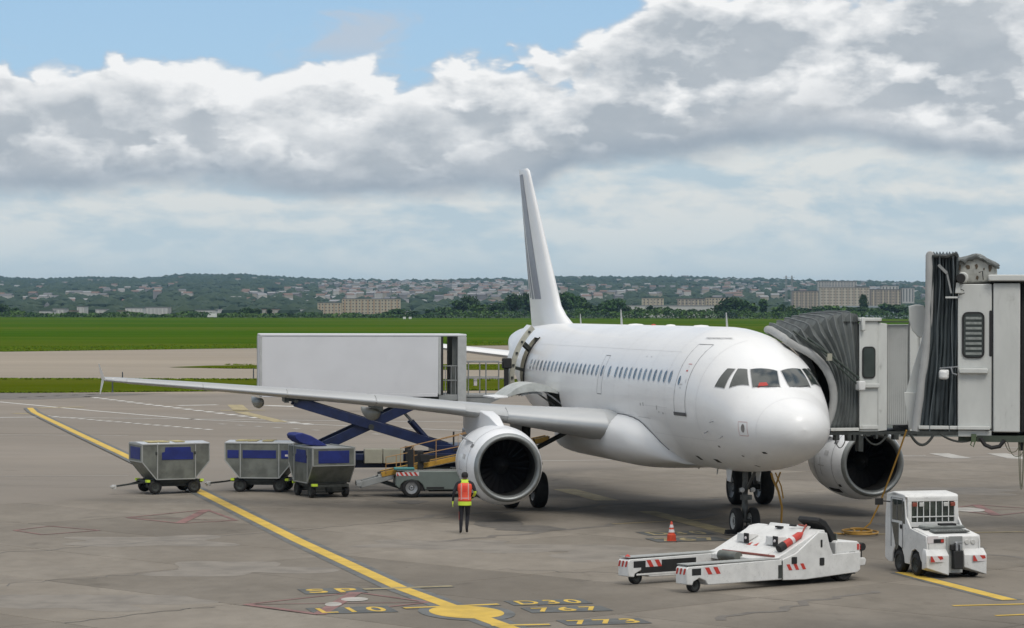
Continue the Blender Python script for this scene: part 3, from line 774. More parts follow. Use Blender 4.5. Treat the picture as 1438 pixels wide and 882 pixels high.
for s_ in (-1, 1): MB().prism([(4.9, 1.86), (5.4, 1.85), (5.32, 1.50), (5.05, 1.48)], 'y', s_ * .42, s_ * .45).build('gear_door', paint, ng, bevel=.01)
m = MB()
for s_ in (-1, 1): MB().lathe([(0, .07), (.05, .07), (.07, .02)], (4.85, s_ * .16, 1.27), (-1, 0, 0), 14).build('taxi_lamp', lens, ng, smooth=40)
for sgn in (1, -1):
    y = sgn * 3.80
    g_ = MB().tube([(15.9, y, 2.9), (16.11, y, 1.15)], .15, 14).tube([(16.11, y, 1.2), (16.11, y, .5)], .10, 12).tube([(16.11, y - .55, .57), (16.11, y + .55, .57)], .09, 12)
    g_.tube([(16.0, y - sgn * .05, 1.75), (15.9, y - sgn * 1.0, 2.25), (15.85, y - sgn * 2.0, 2.75)], .075, 10)
    g_.tube([(16.2, y, 1.5), (16.55, y, 1.15), (16.2, y, .7)], .035, 6)
    mg = g_.build('main_gear', darksteel, air, smooth=40)
    for s_ in (-1, 1): wheel(mg, (16.11, y + s_ * .46, .575), .585, .42, rim=steel)
    MB().prism([(15.2, 2.8), (16.8, 2.75), (16.6, 1.2), (15.5, 1.2)], 'y', y + sgn * .30, y + sgn * .34).build('gear_door', paint_grey, mg, bevel=.01)
    MB().tube([(16.15, y - sgn * .3, 2.2), (16.2, y - sgn * .6, 1.4), (16.11, y - sgn * .35, .8)], .02, 6).build('hose', dark, mg)

# ================================================================ GROUND
def ground_mat(name, c1, c2, sc, rough=.8, streak=(1, 1, 1), bump=.25, bs=6.0, stain=0.0, rnd=0.0, c3=None, spec=.10):
    m = bpy.data.materials.new(name); m.use_nodes = True; t = m.node_tree; b = t.nodes["Principled BSDF"]
    g = t.nodes.new("ShaderNodeNewGeometry"); mp = t.nodes.new("ShaderNodeMapping"); mp.inputs['Scale'].default_value = streak
    t.links.new(g.outputs['Position'], mp.inputs[0]); v = mp.outputs[0]
    f = noi(t, v, sc, 7, .6, .4).step(.34, .68)
    src = mixc(t, f, c1, c2)
    f1 = noi(t, v, sc * 9, 6, .65).step(.35, .7) * .35
    src = mixc(t, f1, src, tuple(x * .72 for x in c1))
    if c3: src = mixc(t, noi(t, v, sc * .23, 3, .5, .5).step(.42, .62) * .8, src, c3)
    if stain:
        f2 = noi(t, v, sc * 2.3, 7, .62, .8).step(.58, .74) * stain
        src = mixc(t, f2, src, tuple(x * .42 for x in c1))
        f3 = noi(t, v, sc * 30, 3, .6).step(.66, .74) * stain * .6
        src = mixc(t, f3, src, tuple(x * .35 for x in c1))
    if rnd:
        oi = t.nodes.new("ShaderNodeObjectInfo"); hv = t.nodes.new("ShaderNodeHueSaturation")
        t.links.new((N(t, oi.outputs['Random']) * (2 * rnd) + (1 - rnd)).k, hv.inputs['Value']); t.links.new(src, hv.inputs['Color']); src = hv.outputs[0]
    t.links.new(src, b.inputs['Base Color'])
    t.links.new((noi(t, v, sc * 3, 4) * .35 + (rough - .17)).clamp().k, b.inputs['Roughness'])
    b.inputs['Specular IOR Level'].default_value = spec
    bn = t.nodes.new("ShaderNodeBump"); bn.inputs['Strength'].default_value = bump; bn.inputs['Distance'].default_value = .05
    t.links.new(noi(t, v, bs, 6, .65).k, bn.inputs['Height']); t.links.new(bn.outputs[0], b.inputs['Normal'])
    return m
CONC = ((.182, .161, .133), (.232, .207, .173))
slab_m = ground_mat('apron concrete slabs', *CONC, .16, stain=.5, rnd=.14, streak=(1, .6, 1))
conc_m = ground_mat('apron concrete', (.225, .196, .162), (.285, .248, .207), .06, stain=.5, streak=(.35, 1, 1), c3=(.205, .184, .158))
taxi_m = ground_mat('taxiway concrete', (.29, .245, .19), (.345, .295, .23), .012, streak=(.3, 1, 1), c3=(.24, .21, .17), stain=.25)
tar_m = M('joint tar', (.045, .042, .037), .8)
grass_m = ground_mat('grass field', (.036, .088, .004), (.056, .108, .007), .035, .97, (.35, 1, 1), bump=.5, bs=1.5, c3=(.078, .105, .012), spec=.0)
grass2_m = ground_mat('mown verge', (.062, .086, .004), (.088, .104, .012), .08, .97, (.35, 1, 1), bump=.5, bs=2.5, spec=.0)
land_m = ground_mat('far land', (.030, .052, .022), (.055, .075, .030), .004, .95, (1, 1, 1), bump=0, c3=(.04, .06, .03))

def sheet(name, pts, z, mat, **kw):
    o = MB().face([(p[0], p[1], z) for p in pts]).build(name, mat, kw.get('parent'), normals=False); return o
ground = struct(sheet('ground', [(-9000, -400), (9000, -400), (9000, 15000), (-9000, 15000)], -.06, land_m))
apron = struct(sheet('apron', [(-260, -60), (260, -60), (260, 200), (-260, 200)], -.03, conc_m), 'wide grey brown concrete apron')
def poly_xy(pix): return [(G(a, b).x, G(a, b).y) for a, b in pix]
field = struct(sheet('grass_field', [(-1500, -1150), (-75, 390), (-41, 433), (-1, 471), (120, 600), (1700, 2200), (1700, 2060), (700, 2010), (0, 1985), (-1500, 1940)][1:] if False else [(-700, 330), (-75, 391), (-41, 434), (-1, 472), (130, 612), (900, 900), (1700, 2040), (0, 1985), (-1500, 1940)], -.012, grass_m), 'broad green grass field beyond the taxiway')
taxi = struct(sheet('taxiway', [(-260, 200), (260, 200), (420, 760), (-420, 760)], -.036, taxi_m), 'pale concrete taxiway between the grass strips')
v1 = MB(); top = [(-260, 240), (-60, 241), (-20, 240), (40, 243), (140, 244)]; bot = [(-260, 196), (-60, 199), (-37, 200), (-20, 206), (10, 210), (60, 212), (140, 214)]
verge = struct(sheet('grass_verge', bot + top[::-1], -.010, grass2_m), 'mown grass strip along the far edge of the apron')
island = struct(sheet('grass_island', [(-37.5, 289), (-30, 283), (-15, 280), (20, 279), (90, 282), (90, 330), (10, 312), (-18, 306), (-34, 298)], -.009, grass2_m), 'narrow grass island tapering to a point')
# service road strip seen under the bridge cabins
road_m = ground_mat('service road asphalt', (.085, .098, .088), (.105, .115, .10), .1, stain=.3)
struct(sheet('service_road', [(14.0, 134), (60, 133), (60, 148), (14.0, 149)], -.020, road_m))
struct(sheet('patched_asphalt', [(-60, 199.5), (-26, 199.5), (-33, 186), (-60, 182)], -.022, ground_mat('dark patch', (.15, .14, .125), (.18, .165, .15), .1)))

# slabs: each one an object, joints recessed between them
SL, SWd = 7.0, 4.6
slab_mesh = None
fill = MB(); e1 = Vector((cos(pi / 4), sin(pi / 4), 0)); e2 = Vector((-sin(pi / 4), cos(pi / 4), 0))
# joints run with n = (X - Y)/sqrt2 = -44.5 - 7k  and across with m = (X + Y)/sqrt2 = 31.4 + 4.6 j
b_ = MB(); g_ = .022
b_.box(-SWd / 2 + g_, SWd / 2 - g_, -SL / 2 + g_, SL / 2 - g_, -.10, 0)
proto = None; cnt = 0
for i in range(-14, 4):
    for j in range(-12, 26):
        mm = 31.4 + SWd * (j + .5); nn = -(-44.5 - SL * (i + .5))        # nn along e2
        c = e1 * mm + e2 * nn
        if not (47 < c.y < 112 and abs(c.x) < .205 * c.y + 3.5): continue
        if proto is None:
            proto = b_.build('slab', slab_m, apron, bevel=.012, seg=1); o = proto
        else: o = clone(proto, apron)
        cnt += 1
        o.location = (c.x, c.y, random.uniform(-.003, .0)); o.rotation_euler = (0, 0, pi / 4)
        a_, q_ = e1 * (SWd / 2 + .03), e2 * (SL / 2 + .03)
        if cnt % 1 == 0: fill.face([tuple((c - a_ - q_)[:2]) + (-.018,), tuple((c + a_ - q_)[:2]) + (-.018,), tuple((c + a_ + q_)[:2]) + (-.018,), tuple((c - a_ + q_)[:2]) + (-.018,)])
# overlapping filler faces would be coplanar: give each its own tiny step
for k in range(0, len(fill.v), 4):
    dz_ = -.0004 * ((k // 4) % 7)
    for q in range(4): fill.v[k + q] = fill.v[k + q] + Vector((0, 0, dz_))
fo = fill.build('joint_filler', tar_m, apron, normals=False)
print('slabs', cnt)

# ---------------------------------------------------------------- painted markings
def paint_m(name, col, wear=.35, sc=1.5):
    return M(name, col, .7, var=wear, scale=sc, dirt=wear * .8)
y_paint = paint_m('yellow road paint', (.60, .40, .055), .22)
y_faint = paint_m('worn yellow paint', (.38, .31, .16), .4)
w_paint = paint_m('worn white paint', (.66, .65, .61), .25)
w_faint = paint_m('faint white paint', (.42, .40, .36), .3)
r_paint = paint_m('faded red paint', (.24, .125, .11), .4)
k_paint = paint_m('dark grey paint', (.10, .105, .10), .35)
gr_paint = paint_m('grey border paint', (.125, .13, .125), .35)
ZM = [0.004]
def line(pts, wd, mat, name, z=.006, taper=None):
    P = [Vector((p[0], p[1], 0)) for p in pts]; L, R = [], []
    for i, p in enumerate(P):
        d = (P[min(i + 1, len(P) - 1)] - P[max(i - 1, 0)]).normalized(); s_ = Vector((-d.y, d.x, 0)) * wd / 2
        L.append((p.x + s_.x, p.y + s_.y, z)); R.append((p.x - s_.x, p.y - s_.y, z))
    return struct(MB().grid([L, R]).build(name, mat, normals=False))
def gp(*pix): return [G(a, b) for a, b in pix]
lead = gp((42, 573), (48, 579), (60, 585), (110, 609), (170, 637), (280, 690), (420, 760), (560, 825), (655, 860)) 
lead += [lead[-1] + (lead[-1] - lead[-2]) * .9]
line(lead, .80, gr_paint, 'line_border', .006)
line(lead, .38, y_paint, 'lead_in_line', .010)
def ellipse(c, rx, ry, rot, mat, name, z):
    R_ = Matrix.Rotation(rot, 3, 'Z')
    return struct(MB().face([(c + R_ @ Vector((rx * cos(t), ry * sin(t), 0))).to_tuple()[:2] + (z,) for t in (2 * pi * k / 40 for k in range(40))]).build(name, mat, normals=False))
cc = G(655, 860); cc.z = 0
ellipse(cc, .98, 1.55, .26, gr_paint, 'stop_mark_border', .0075)
ellipse(cc, .76, 1.18, .26, y_paint, 'stop_mark', .0115)
for a, b in (((510, 828), (635, 823.5)), ((567, 854.5), (700, 849)), ((690, 879), (772, 877.5))):
    p, q = G(*a), G(*b)
    line([p, q], .40, gr_paint, 'bar_border', .008); line([p, q], .20, y_faint if a[0] == 510 else y_paint, 'stop_bar', .0125)
# text painted on the concrete
def ground_text(s, px, py, wpx, hgt, z=.0135, faded=False, n_un=1):
    c = G(px, py); wd = wpx / F_PX * c.y * .97
    cu = bpy.data.curves.new('letters', 'FONT'); cu.body = s; cu.align_x = 'CENTER'; cu.align_y = 'CENTER'; cu.size = 1.0; cu.space_character = 1.35; cu.offset = .018
    ob = bpy.data.objects.new('letters', cu); COL.objects.link(ob)
    dg = bpy.context.evaluated_depsgraph_get(); me = bpy.data.meshes.new_from_object(ob.evaluated_get(dg)); COL.objects.unlink(ob); bpy.data.objects.remove(ob)
    xs_ = [v.co.x for v in me.vertices]; ys_ = [v.co.y for v in me.vertices]
    sx = wd / (max(xs_) - min(xs_)) * .80; sy = hgt / (max(ys_) - min(ys_)) * .78
    mx_, my_ = (max(xs_) + min(xs_)) / 2, (max(ys_) + min(ys_)) / 2
    for v in me.vertices: v.co = ((v.co.x - mx_) * sx, (v.co.y - my_) * sy, 0)
    me.materials.clear(); me.materials.append(y_faint if faded else y_paint)
    bgp = MB().face([(-wd / 2, -hgt / 2, 0), (wd / 2, -hgt / 2, 0), (wd / 2, hgt / 2, 0), (-wd / 2, hgt / 2, 0)]).build('letter_panel', k_paint, normals=False)
    bgp.location = (c.x, c.y, z - .005); bgp.rotation_euler = (0, 0, .26); struct(bgp, 'dark panel painted on the apron behind the yellow letters ' + s)
    t = bpy.data.objects.new('painted_letters', me); COL.objects.link(t); t.parent = bgp; t.location = (0, 0, .005); 
ground_text('SP', 467, 830, 92, 1.10)
ground_text('L10', 494, 857, 122, 1.15)
ground_text('D30', 770, 846, 118, .95)
ground_text('767', 796, 856, 122, .95)
ground_text('773', 848, 873.5, 126, .95)
ground_text('D30', 950, 749, 105, 1.3, faded=True)
ground_text('767', 965, 758, 110, 1.2, z=.0175, faded=True)
# red crossed diamonds (no parking lozenges)
def diamond(pix, wds=(.14, .14, .14, .14), cross=True):
    P = gp(*pix)
    for k in range(4): line([P[k], P[(k + 1) % 4]], wds[k], r_paint, 'red_line', .007 + .0005 * k)
    if cross: line([P[1], P[3]], .3, r_paint, 'red_line', .0092); line([P[0], P[2]], .07, r_paint, 'red_line', .0093)
diamond([(345, 849), (500, 832), (603, 846), (448, 863)], (.10, .12, .12, .2))
diamond([(178, 727), (290, 716), (332, 731), (252, 735)], (.12, .12, .12, .14))
diamond([(1330, 715), (1370, 709), (1470, 716), (1400, 724)], (.12, .12, .12, .12))
diamond([(20, 745), (70, 739), (140, 745), (60, 751)], (.1, .1, .1, .1), False)
ellipse(G(1360, 716), .5, .9, 0, w_faint, 'white_mark', .0095); ellipse(G(498, 842), .3, .4, 0, w_faint, 'white_mark', .0101); ellipse(G(468, 849), .18, .4, 0, w_faint, 'white_mark', .0102)
# lead line of the parked aircraft
q1 = gp((792, 687), (853, 703)); line(q1, .80, y_faint, 'stand_line', .006)
q2 = gp((908, 718), (958, 731), (1040, 752)); line(q2, .62, y_faint, 'stand_line', .0065)
q3 = gp((1266, 804), (1300, 813), (1418, 843)); line(q3, .62, gr_paint, 'line_border', .006); line(q3, .36, y_paint, 'stand_line', .011)
for a, b, mt in (((860, 736), (1000, 729), y_faint), ((1338, 851), (1440, 848.5), y_paint), ((1398, 865), (1445, 863), y_paint), ((1020, 757), (1100, 755), y_faint), ((1190, 751), (1438, 747), y_faint)):
    p, q = G(*a), G(*b); line([p, q], .16, mt, 'thin_bar', .0085)
# far dashed and solid lines
def dashes(a, b, n, duty, wd, mat=w_paint, z=-.022):
    p, q = G(*a), G(*b)
    for k in range(n):
        t0 = (k + .5 - duty / 2) / n; t1 = (k + .5 + duty / 2) / n
        line([p + (q - p) * t0, p + (q - p) * t1], wd, mat, 'dash_mark', z)
dashes((118, 556), (440, 596), 22, .5, .55)
dashes((60, 583), (300, 603), 18, .5, .40)
dashes((300, 594), (700, 620), 14, .35, .35, w_faint)
dashes((20, 558), (140, 553), 0 + 5, .5, .5)
for a, b, wd, mt in (((-10, 563), (128, 576), .30, w_paint), ((128, 576), (283, 589), .28, w_paint), ((283, 589), (700, 606), .22, w_paint), ((60, 585.5), (900, 595), .45, w_faint), ((-20, 586), (60, 585), .4, w_paint),
                     ((-10, 610), (180, 611), .22, w_faint), ((640, 648), (1300, 639), .12, w_paint), ((1190, 641), (1438, 641), .14, w_faint), ((-10, 668), (180, 667), .12, w_faint), ((1335, 612), (1400, 613), .35, w_paint), ((1380, 627), (1450, 629), .3, w_faint)):
    line([G(*a), G(*b)], wd, mt, 'painted_line', -.021)
for a, b, wd, mt in (((330, 568), (340, 577), 1.0, y_faint), ((310, 576), (372, 575.5), .8, y_faint), ((338, 578), (395, 592), .8, y_faint), ((55, 572.5), (118, 571), .9, y_faint), ((250, 569), (305, 568), .7, w_paint), ((20, 580), (60, 580.5), .9, y_faint), ((372, 569), (430, 571), .8, w_paint)):
    line([G(*a), G(*b)], wd, mt, 'painted_line', -.019)
for a, b, c_, d_ in ((1318, 636, 1352, 643), (1305, 660, 1340, 670), (1400, 636, 1438, 645), (1395, 662, 1438, 672)):
    line([G(a, b), G(c_, d_)], .9, w_faint, 'painted_patch', -.020)
# dark crack lines / repaired seams beyond the slabs
for pts, wd in ((((0, 776), (150, 767), (370, 749), (640, 727)), .07), (((1240, 702), (1438, 690)), .06)):
    pass
# tyre marks, sealed cracks and pale scuffs
tyre_m = M('tyre mark', (.150, .134, .114), .8, var=.25, scale=3); seal_m = M('crack sealant', (.105, .096, .083), .7, var=.2); scuff_m = M('pale scuff', (.235, .215, .188), .85, var=.2, scale=2)
def wander(a, b, n, amp, seed):
    p, q = G(*a), G(*b); d = (q - p); s_ = Vector((-d.y, d.x, 0)).normalized()
    return [p + d * (k / n) + s_ * amp * noise.noise(Vector((k * .45, seed, 0))) for k in range(n + 1)]
for k_, (a, b, w_, am, mt) in enumerate((((0, 777), (375, 748), .055, .5, seal_m), ((375, 748), (640, 726), .05, .5, seal_m), ((84, 874), (300, 852), .05, .3, seal_m), ((1180, 655), (1438, 664), .06, .7, seal_m), ((700, 800), (900, 806), .035, .5, seal_m), ((0, 822), (200, 806), .04, .5, seal_m),
                       ((560, 730), (1000, 700), .35, 1.2, tyre_m), ((620, 760), (1010, 722), .30, 1.2, tyre_m), ((1230, 830), (1000, 870), .22, .6, tyre_m), ((1438, 790), (1240, 735), .25, .8, tyre_m))):
    line(wander(a, b, 22, am, k_ * 3.3), w_, mt, 'sealed_crack' if mt is seal_m else 'tyre_mark', .0021 + .0001 * k_)
for px, py, rx, ry, sd_ in ((610, 765, 2.2, 1.0, 31), (880, 783, 1.6, 1.3, 33), (770, 770, 2.6, .7, 35), (200, 760, 2.4, 1.1, 37), (340, 800, 1.8, 1.2, 39), (1330, 690, 2.5, 1.4, 41), (120, 845, 2.0, 1.0, 43)):
    random.seed(sd_); c = G(px, py); n = 40
    r_ = [max(.4, 1 + .8 * noise.noise(Vector((cos(2 * pi * k / n) * 1.6, sin(2 * pi * k / n) * 1.6, sd_ + .37)))) for k in range(n)]
    struct(MB().grid([[(c.x, c.y, .0010 + (sd_ - 31) * .00007)] * (n + 1), [(c.x + rx * r_[k % n] * cos(2 * pi * k / n), c.y + ry * 1.6 * r_[k % n] * sin(2 * pi * k / n), .0010 + (sd_ - 31) * .00007) for k in range(n + 1)]]).build('worn_patch', M('worn concrete patch', (.215, .192, .161), .85, var=.25, scale=1.1), normals=False))
# soft dark oil stains on the stand
oil = M('oil stained concrete', (.135, .122, .105), .8, var=.3, scale=1.2)
def blot(px, py, rx, ry, seed, mat=oil, z=.0055):
    random.seed(seed); c = G(px, py); n = 26
    r_ = [1 + .28 * noise.noise(Vector((cos(2 * pi * k / n) * 1.3, sin(2 * pi * k / n) * 1.3, seed))) * 2 for k in range(n)]
    struct(MB().face([(c.x + rx * r_[k] * cos(2 * pi * k / n), c.y + ry * r_[k] * sin(2 * pi * k / n), z) for k in range(n)]).build('oil_stain', mat, normals=False))
blot(700, 735, .8, 1.6, 3); blot(740, 742, 1.1, 1.0, 5, z=.0053); blot(1046, 751, .7, .5, 9, z=.0148); blot(575, 705, .5, 1.0, 11)
random.seed(11)

# ================================================================ TRAFFIC CONE
P = G(943, 760)
cone = thing('traffic_cone', 'orange traffic cone with white bands standing left of the nose wheels', 'traffic cone', P); cone.scale = (.86, .86, .88)
MB().prism(rrect(-.15, .15, -.15, .15, .04), 'z', 0, .035).lathe([(.03, .145), (.20, .14), (.23, .10), (.5, .025)][:3], (0, 0, 0), (0, 0, 1), 20).build('base', orange, cone, smooth=40)
MB().lathe([(.22, .108), (.60, .032), (.62, .02)], (0, 0, 0), (0, 0, 1), 20).build('cone', orange, cone, smooth=40)
MB().lathe([(.28, .099), (.37, .081)], (0, 0, 0), (0, 0, 1), 20, closed=True).lathe([(.43, .069), (.52, .050)], (0, 0, 0), (0, 0, 1), 20, closed=True).build('white_band', reflect, cone, smooth=40)
# chocks
for i, (px, py, lb) in enumerate(((1034, 750, 'low dark wheel chock in front of the nose wheels'), (1060, 744, 'low dark wheel chock behind the nose wheels'))):
    p = G(px, py); c = MB().prism([(-.14, 0), (.14, 0), (.05, .13), (-.05, .13)], 'y', -.32, .32).build('wheel_chock', rubber, None, bevel=.01, loc=p); c.rotation_euler = (0, 0, pi / 2 + YAW); tag(c, lb, 'wheel chock')

# ================================================================ BAGGAGE CARTS
def tyre_pair(t, x, y, r=.235, wd=.15):
    wheel(t, (x, y, r), r, wd, (0, 1, 0), rim=darksteel)
def make_cart(label, loc, rz, lidopen=False, variant=0):
    t = thing('baggage_cart', label, 'baggage cart', loc, rz, 'baggage carts waiting by the loader')
    L, Wd = 1.20, .75                               # half length at the top, half width
    zt, zk, zb = 1.70, 1.10, .50
    Lb = .70
    T = .03
    # side walls
    for s_ in (-1, 1):
        poly = [(-L, zt), (L, zt), (L, zk), (Lb, zb), (-Lb, zb), (-L, zk)]
        MB().prism(poly, 'y', s_ * Wd, s_ * (Wd - T)).build('side_panel', galv, t, bevel=.006)
        fr = MB()
        for a, b in ((( -L, zt), (L, zt)), ((L, zt), (L, zk)), ((L, zk), (Lb, zb)), ((Lb, zb), (-Lb, zb)), ((-Lb, zb), (-L, zk)), ((-L, zk), (-L, zt)), ((-.66, zt), (-.66, zb)), ((.70, zt), (.70, zb))):
            fr.bar((a[0], s_ * (Wd + .006), a[1]), (b[0], s_ * (Wd + .006), b[1]), .035, .035)
        fr.build('frame', galv_l, t)
    for s_ in (-1, 1):
        MB().box(s_ * L - .015, s_ * L + .015, -Wd + T + .003, Wd - T - .003, zk, zt - .01).build('end_panel', galv, t, bevel=.004)
        MB().prism([(s_ * L, zk - .003), (s_ * (L - .035), zk - .003), (s_ * (Lb - .035), zb), (s_ * Lb, zb)], 'y', -Wd + T + .003, Wd - T - .003).build('sloping_panel', galv, t)
        fr = MB()
        for y in (-Wd + .02, Wd - .02): fr.bar((s_ * (L + .012), y, zk), (s_ * (L + .012), y, zt), .03)
        fr.bar((s_ * (L + .012), -Wd, zt - .02), (s_ * (L + .012), Wd, zt - .02), .03); fr.bar((s_ * (L + .012), -Wd, zk), (s_ * (L + .012), Wd, zk), .03)
        fr.build('frame', galv_l, t)
        MB().box(s_ * (L + .02) - .008, s_ * (L + .02) + .008, -.55, .55, zk + .08, zt - .10).build('blue_curtain', bluetarp, t, bevel=.004)
    if variant == 1:
        for s_ in (-1, 1):
            for a, b in ((-1.12, -.72), (-.58, .60), (.78, 1.12)):
                MB().box(a, b, s_ * (Wd + .012) - .006, s_ * (Wd + .012) + .006, 1.18, 1.46).build('blue_curtain', bluetarp, t, bevel=.004)
            MB().box(.92, 1.02, s_ * (Wd + .022) - .004, s_ * (Wd + .022) + .004, 1.25, 1.32).build('white_label', reflect, t)
    else:
        for s_ in (-1, 1):
            p = MB(); p.prism([(-.50, 1.17), (.62, 1.17), (.62, 1.40), (.54, 1.42), (.52, 1.60), (-.38, 1.60), (-.40, 1.44), (-.50, 1.42)], 'y', s_ * (Wd + .006), s_ * (Wd + .022))
            p.build('blue_curtain', bluetarp, t, bevel=.003)
            for xx in (-.70, .68): MB().box(xx - .03, xx + .03, s_ * (Wd + .01) - .02, s_ * (Wd + .01) + .02, 1.34, 1.44).build('latch', darksteel, t)
    if lidopen:
        m = MB(); m.box(-L + .02, L - .02, -Wd + .05, Wd - .05, zt - .05, zt - .012); m.build('roof', galv_l, t, bevel=.01)
        # raised blue canvas lid
        m = MB()
        pr = [(.28, zt), (.02, zt + .16), (-.30, zt + .34), (-.62, zt + .45), (-.84, zt + .44), (-.92, zt + .38), (-.88, zt + .26), (-.72, zt + .13), (-.45, zt + .04), (-.2, zt + .005), (.1, zt - .01)]
        m.prism([(a, b) for a, b in pr], 'x', -1.0, -.15); m.build('raised_lid', bluetarp, t, bevel=.03)
    else:
        m = MB(); m.prism([(-Wd - .02, zt), (Wd + .02, zt), (Wd + .02, zt + .03), (0, zt + .075), (-Wd - .02, zt + .03)], 'x', -L - .02, L + .02); m.build('roof', M('pale cart roof', (.52, .54, .55), .4, metal=.3, var=.12), t, bevel=.008)
        m = MB()
        for a in (-.9, -.5, .05): m.box(a, a + .36, -.5, .3, zt + .06, zt + .085)
        m.build('roof_strap', M('worn strap', (.40, .34, .16), .7), t)
    # chassis
    ch = MB().box(-1.0, 1.0, -.62, -.54, .36, .46).box(-1.0, 1.0, .54, .62, .36, .46)
    for xx in (-.95, -.3, .3, .95): ch.box(xx - .04, xx + .04, -.54, .54, .365, .455)
    ch.box(-.75, .75, -.6, .6, .462, .495).box(-.66, .66, -.5, .5, .24, .364).box(-.80, -.60, -.1, .1, .2, .36).box(.6, .8, -.1, .1, .2, .36)
    for xx in (-.7, .7): ch.tube([(xx, -.62, .20), (xx, .62, .20)], .035, 8)
    c_ = ch.build('chassis', darksteel, t)
    MB().box(-1.02, -.9, -.70, -.5, .40, .48).box(.9, 1.02, -.7, -.5, .40, .48).box(-1.02, -.9, .5, .7, .40, .48).build('corner_guard', lime, c_)
    for xx in (-.7, .7):
        for y in (-.60, .60): tyre_pair(t, xx, y)
    # drawbar
    d = MB().bar((-1.0, -.3, .38), (-1.5, 0, .30), .05).bar((-1.0, .3, .38), (-1.5, 0, .30), .05).bar((-1.45, 0, .31), (-1.95, 0, .25), .06)
    d.build('drawbar', darksteel, t)
    MB().lathe([(-.03, .09), (.03, .09)], (-2.02, 0, .24), (0, 0, 1), 14).box(-2.05, -1.9, -.06, .06, .16, .30).build('tow_eye', lens, t, bevel=.01)
    return t
g1 = G(236, 692); make_cart('grey metal baggage cart standing alone on the yellow line, farthest left', (g1.x, g1.y + .3, 0), radians(25))
g2 = G(368, 691); make_cart('grey baggage cart with a blue band in three pieces, middle of the three carts', (g2.x, g2.y + .6, 0), radians(-7), variant=1)
g3 = G(452, 696); make_cart('grey baggage cart with its blue lid raised, nearest the belt loader', (g3.x, g3.y - .2, 0), radians(114 + 180), lidopen=True)

# ================================================================ CATERING TRUCK
P0 = at(655, 560, 92.2); truck = thing('catering_truck', 'catering truck with its white box raised on blue scissor arms at the rear door', 'catering truck', (P0.x, 92.0, 0), .13)
# local: x negative away from the aircraft, y away from the camera; origin right front corner of the box
Z0, Z1, LB, WB = 3.34, 5.50, -7.16, 2.4
XD = -.98                                           # the closed part ends here, then the open doorway bay
MB().box(LB + .06, XD, 0, .05, Z0 + .10, Z1 - .08).build('near_side_panel', panelgrey, truck, bevel=.01)
MB().box(LB + .06, XD, WB - .05, WB, Z0 + .10, Z1 - .08).build('far_side_panel', panelgrey, truck, bevel=.01)
MB().box(LB + .0, LB + .05, .03, WB - .03, Z0 + .1, Z1 - .08).build('rear_shutter', panelgrey, truck, bevel=.01)
MB().box(LB, 0, -.02, WB + .02, Z1 - .078, Z1).build('roof', panelgrey, truck, bevel=.02)
MB().box(LB, XD - .02, -.015, WB + .015, Z0 - .02, Z0 + .098).build('floor', panelgrey, truck, bevel=.01)
MB().box(XD + .02, 0, 0.01, WB, Z0 - .14, Z0 + .05).build('bay_floor', framegrey, truck, bevel=.01)
for bx in ((LB - .02, LB + .07, -.05, .03, Z0, Z1 - .08), (LB - .02, LB + .07, WB - .03, WB + .05, Z0, Z1 - .08), (-.30, .0, -.03, .10, Z0 - .25, Z1 - .085), (-.30, .0, WB - .10, WB + .03, Z0 - .25, Z1 - .085), (XD + .001, XD + .09, -.01, .08, Z0 + .05, Z1 - .085)):
    MB().box(*bx).build('corner_post', M('pale grey post', (.42, .43, .42), .5, var=.15), truck, bevel=.01)
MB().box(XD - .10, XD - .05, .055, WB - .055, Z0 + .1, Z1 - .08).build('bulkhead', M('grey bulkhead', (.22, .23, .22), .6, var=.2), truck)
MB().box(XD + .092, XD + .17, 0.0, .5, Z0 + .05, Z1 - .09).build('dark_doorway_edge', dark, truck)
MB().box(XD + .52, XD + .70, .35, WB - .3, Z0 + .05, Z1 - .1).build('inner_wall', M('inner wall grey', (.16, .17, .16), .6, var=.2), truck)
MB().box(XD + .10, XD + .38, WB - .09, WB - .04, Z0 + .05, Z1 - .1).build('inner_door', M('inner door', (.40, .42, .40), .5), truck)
rl = MB()
for zz_ in (Z0 + .55, Z0 + 1.05): rl.tube([(XD + .09, .04, zz_), (-.3, .04, zz_)], .018, 6)
for xx in (XD + .25, XD + .45, XD + .60): rl.tube([(xx, .04, Z0 + .05), (xx, .04, Z0 + 1.05)], .014, 6)
rl.build('bay_rail', framegrey, truck)
# platform with railings towards the aircraft
MB().box(.02, 1.45, .25, WB - .25, Z0 - .04, Z0 + .04).build('platform', framegrey, truck, bevel=.01)
MB().prism([(.02, Z0 - .04), (1.35, Z0 - .04), (.9, Z0 - .25), (.02, Z0 - .62)], 'y', .28, .33).build('platform_bracket', framegrey, truck)
for y_ in (.28, WB - .28):
    rl = MB()
    for zz_ in (Z0 + .62, Z0 + 1.18): rl.tube([(.03, y_, zz_), (1.4, y_, zz_)], .02, 6)
    for xx in (.10, .72, 1.4): rl.tube([(xx, y_, Z0), (xx, y_, Z0 + 1.18)], .024, 6)
    rl.build('platform_railing', framegrey, truck)
MB().box(1.36, 1.52, .22, .36, Z0 - .05, Z0 + 1.25).build('door_post', dark, truck, bevel=.01)
MB().box(1.30, 1.62, .18, .5, Z0 + .95, Z0 + 1.32).build('buffer', rubber, truck, bevel=.04)
MB().box(.30, .42, .35, .45, Z0 + .35, Z0 + .60).build('white_box', reflect, truck, bevel=.01)
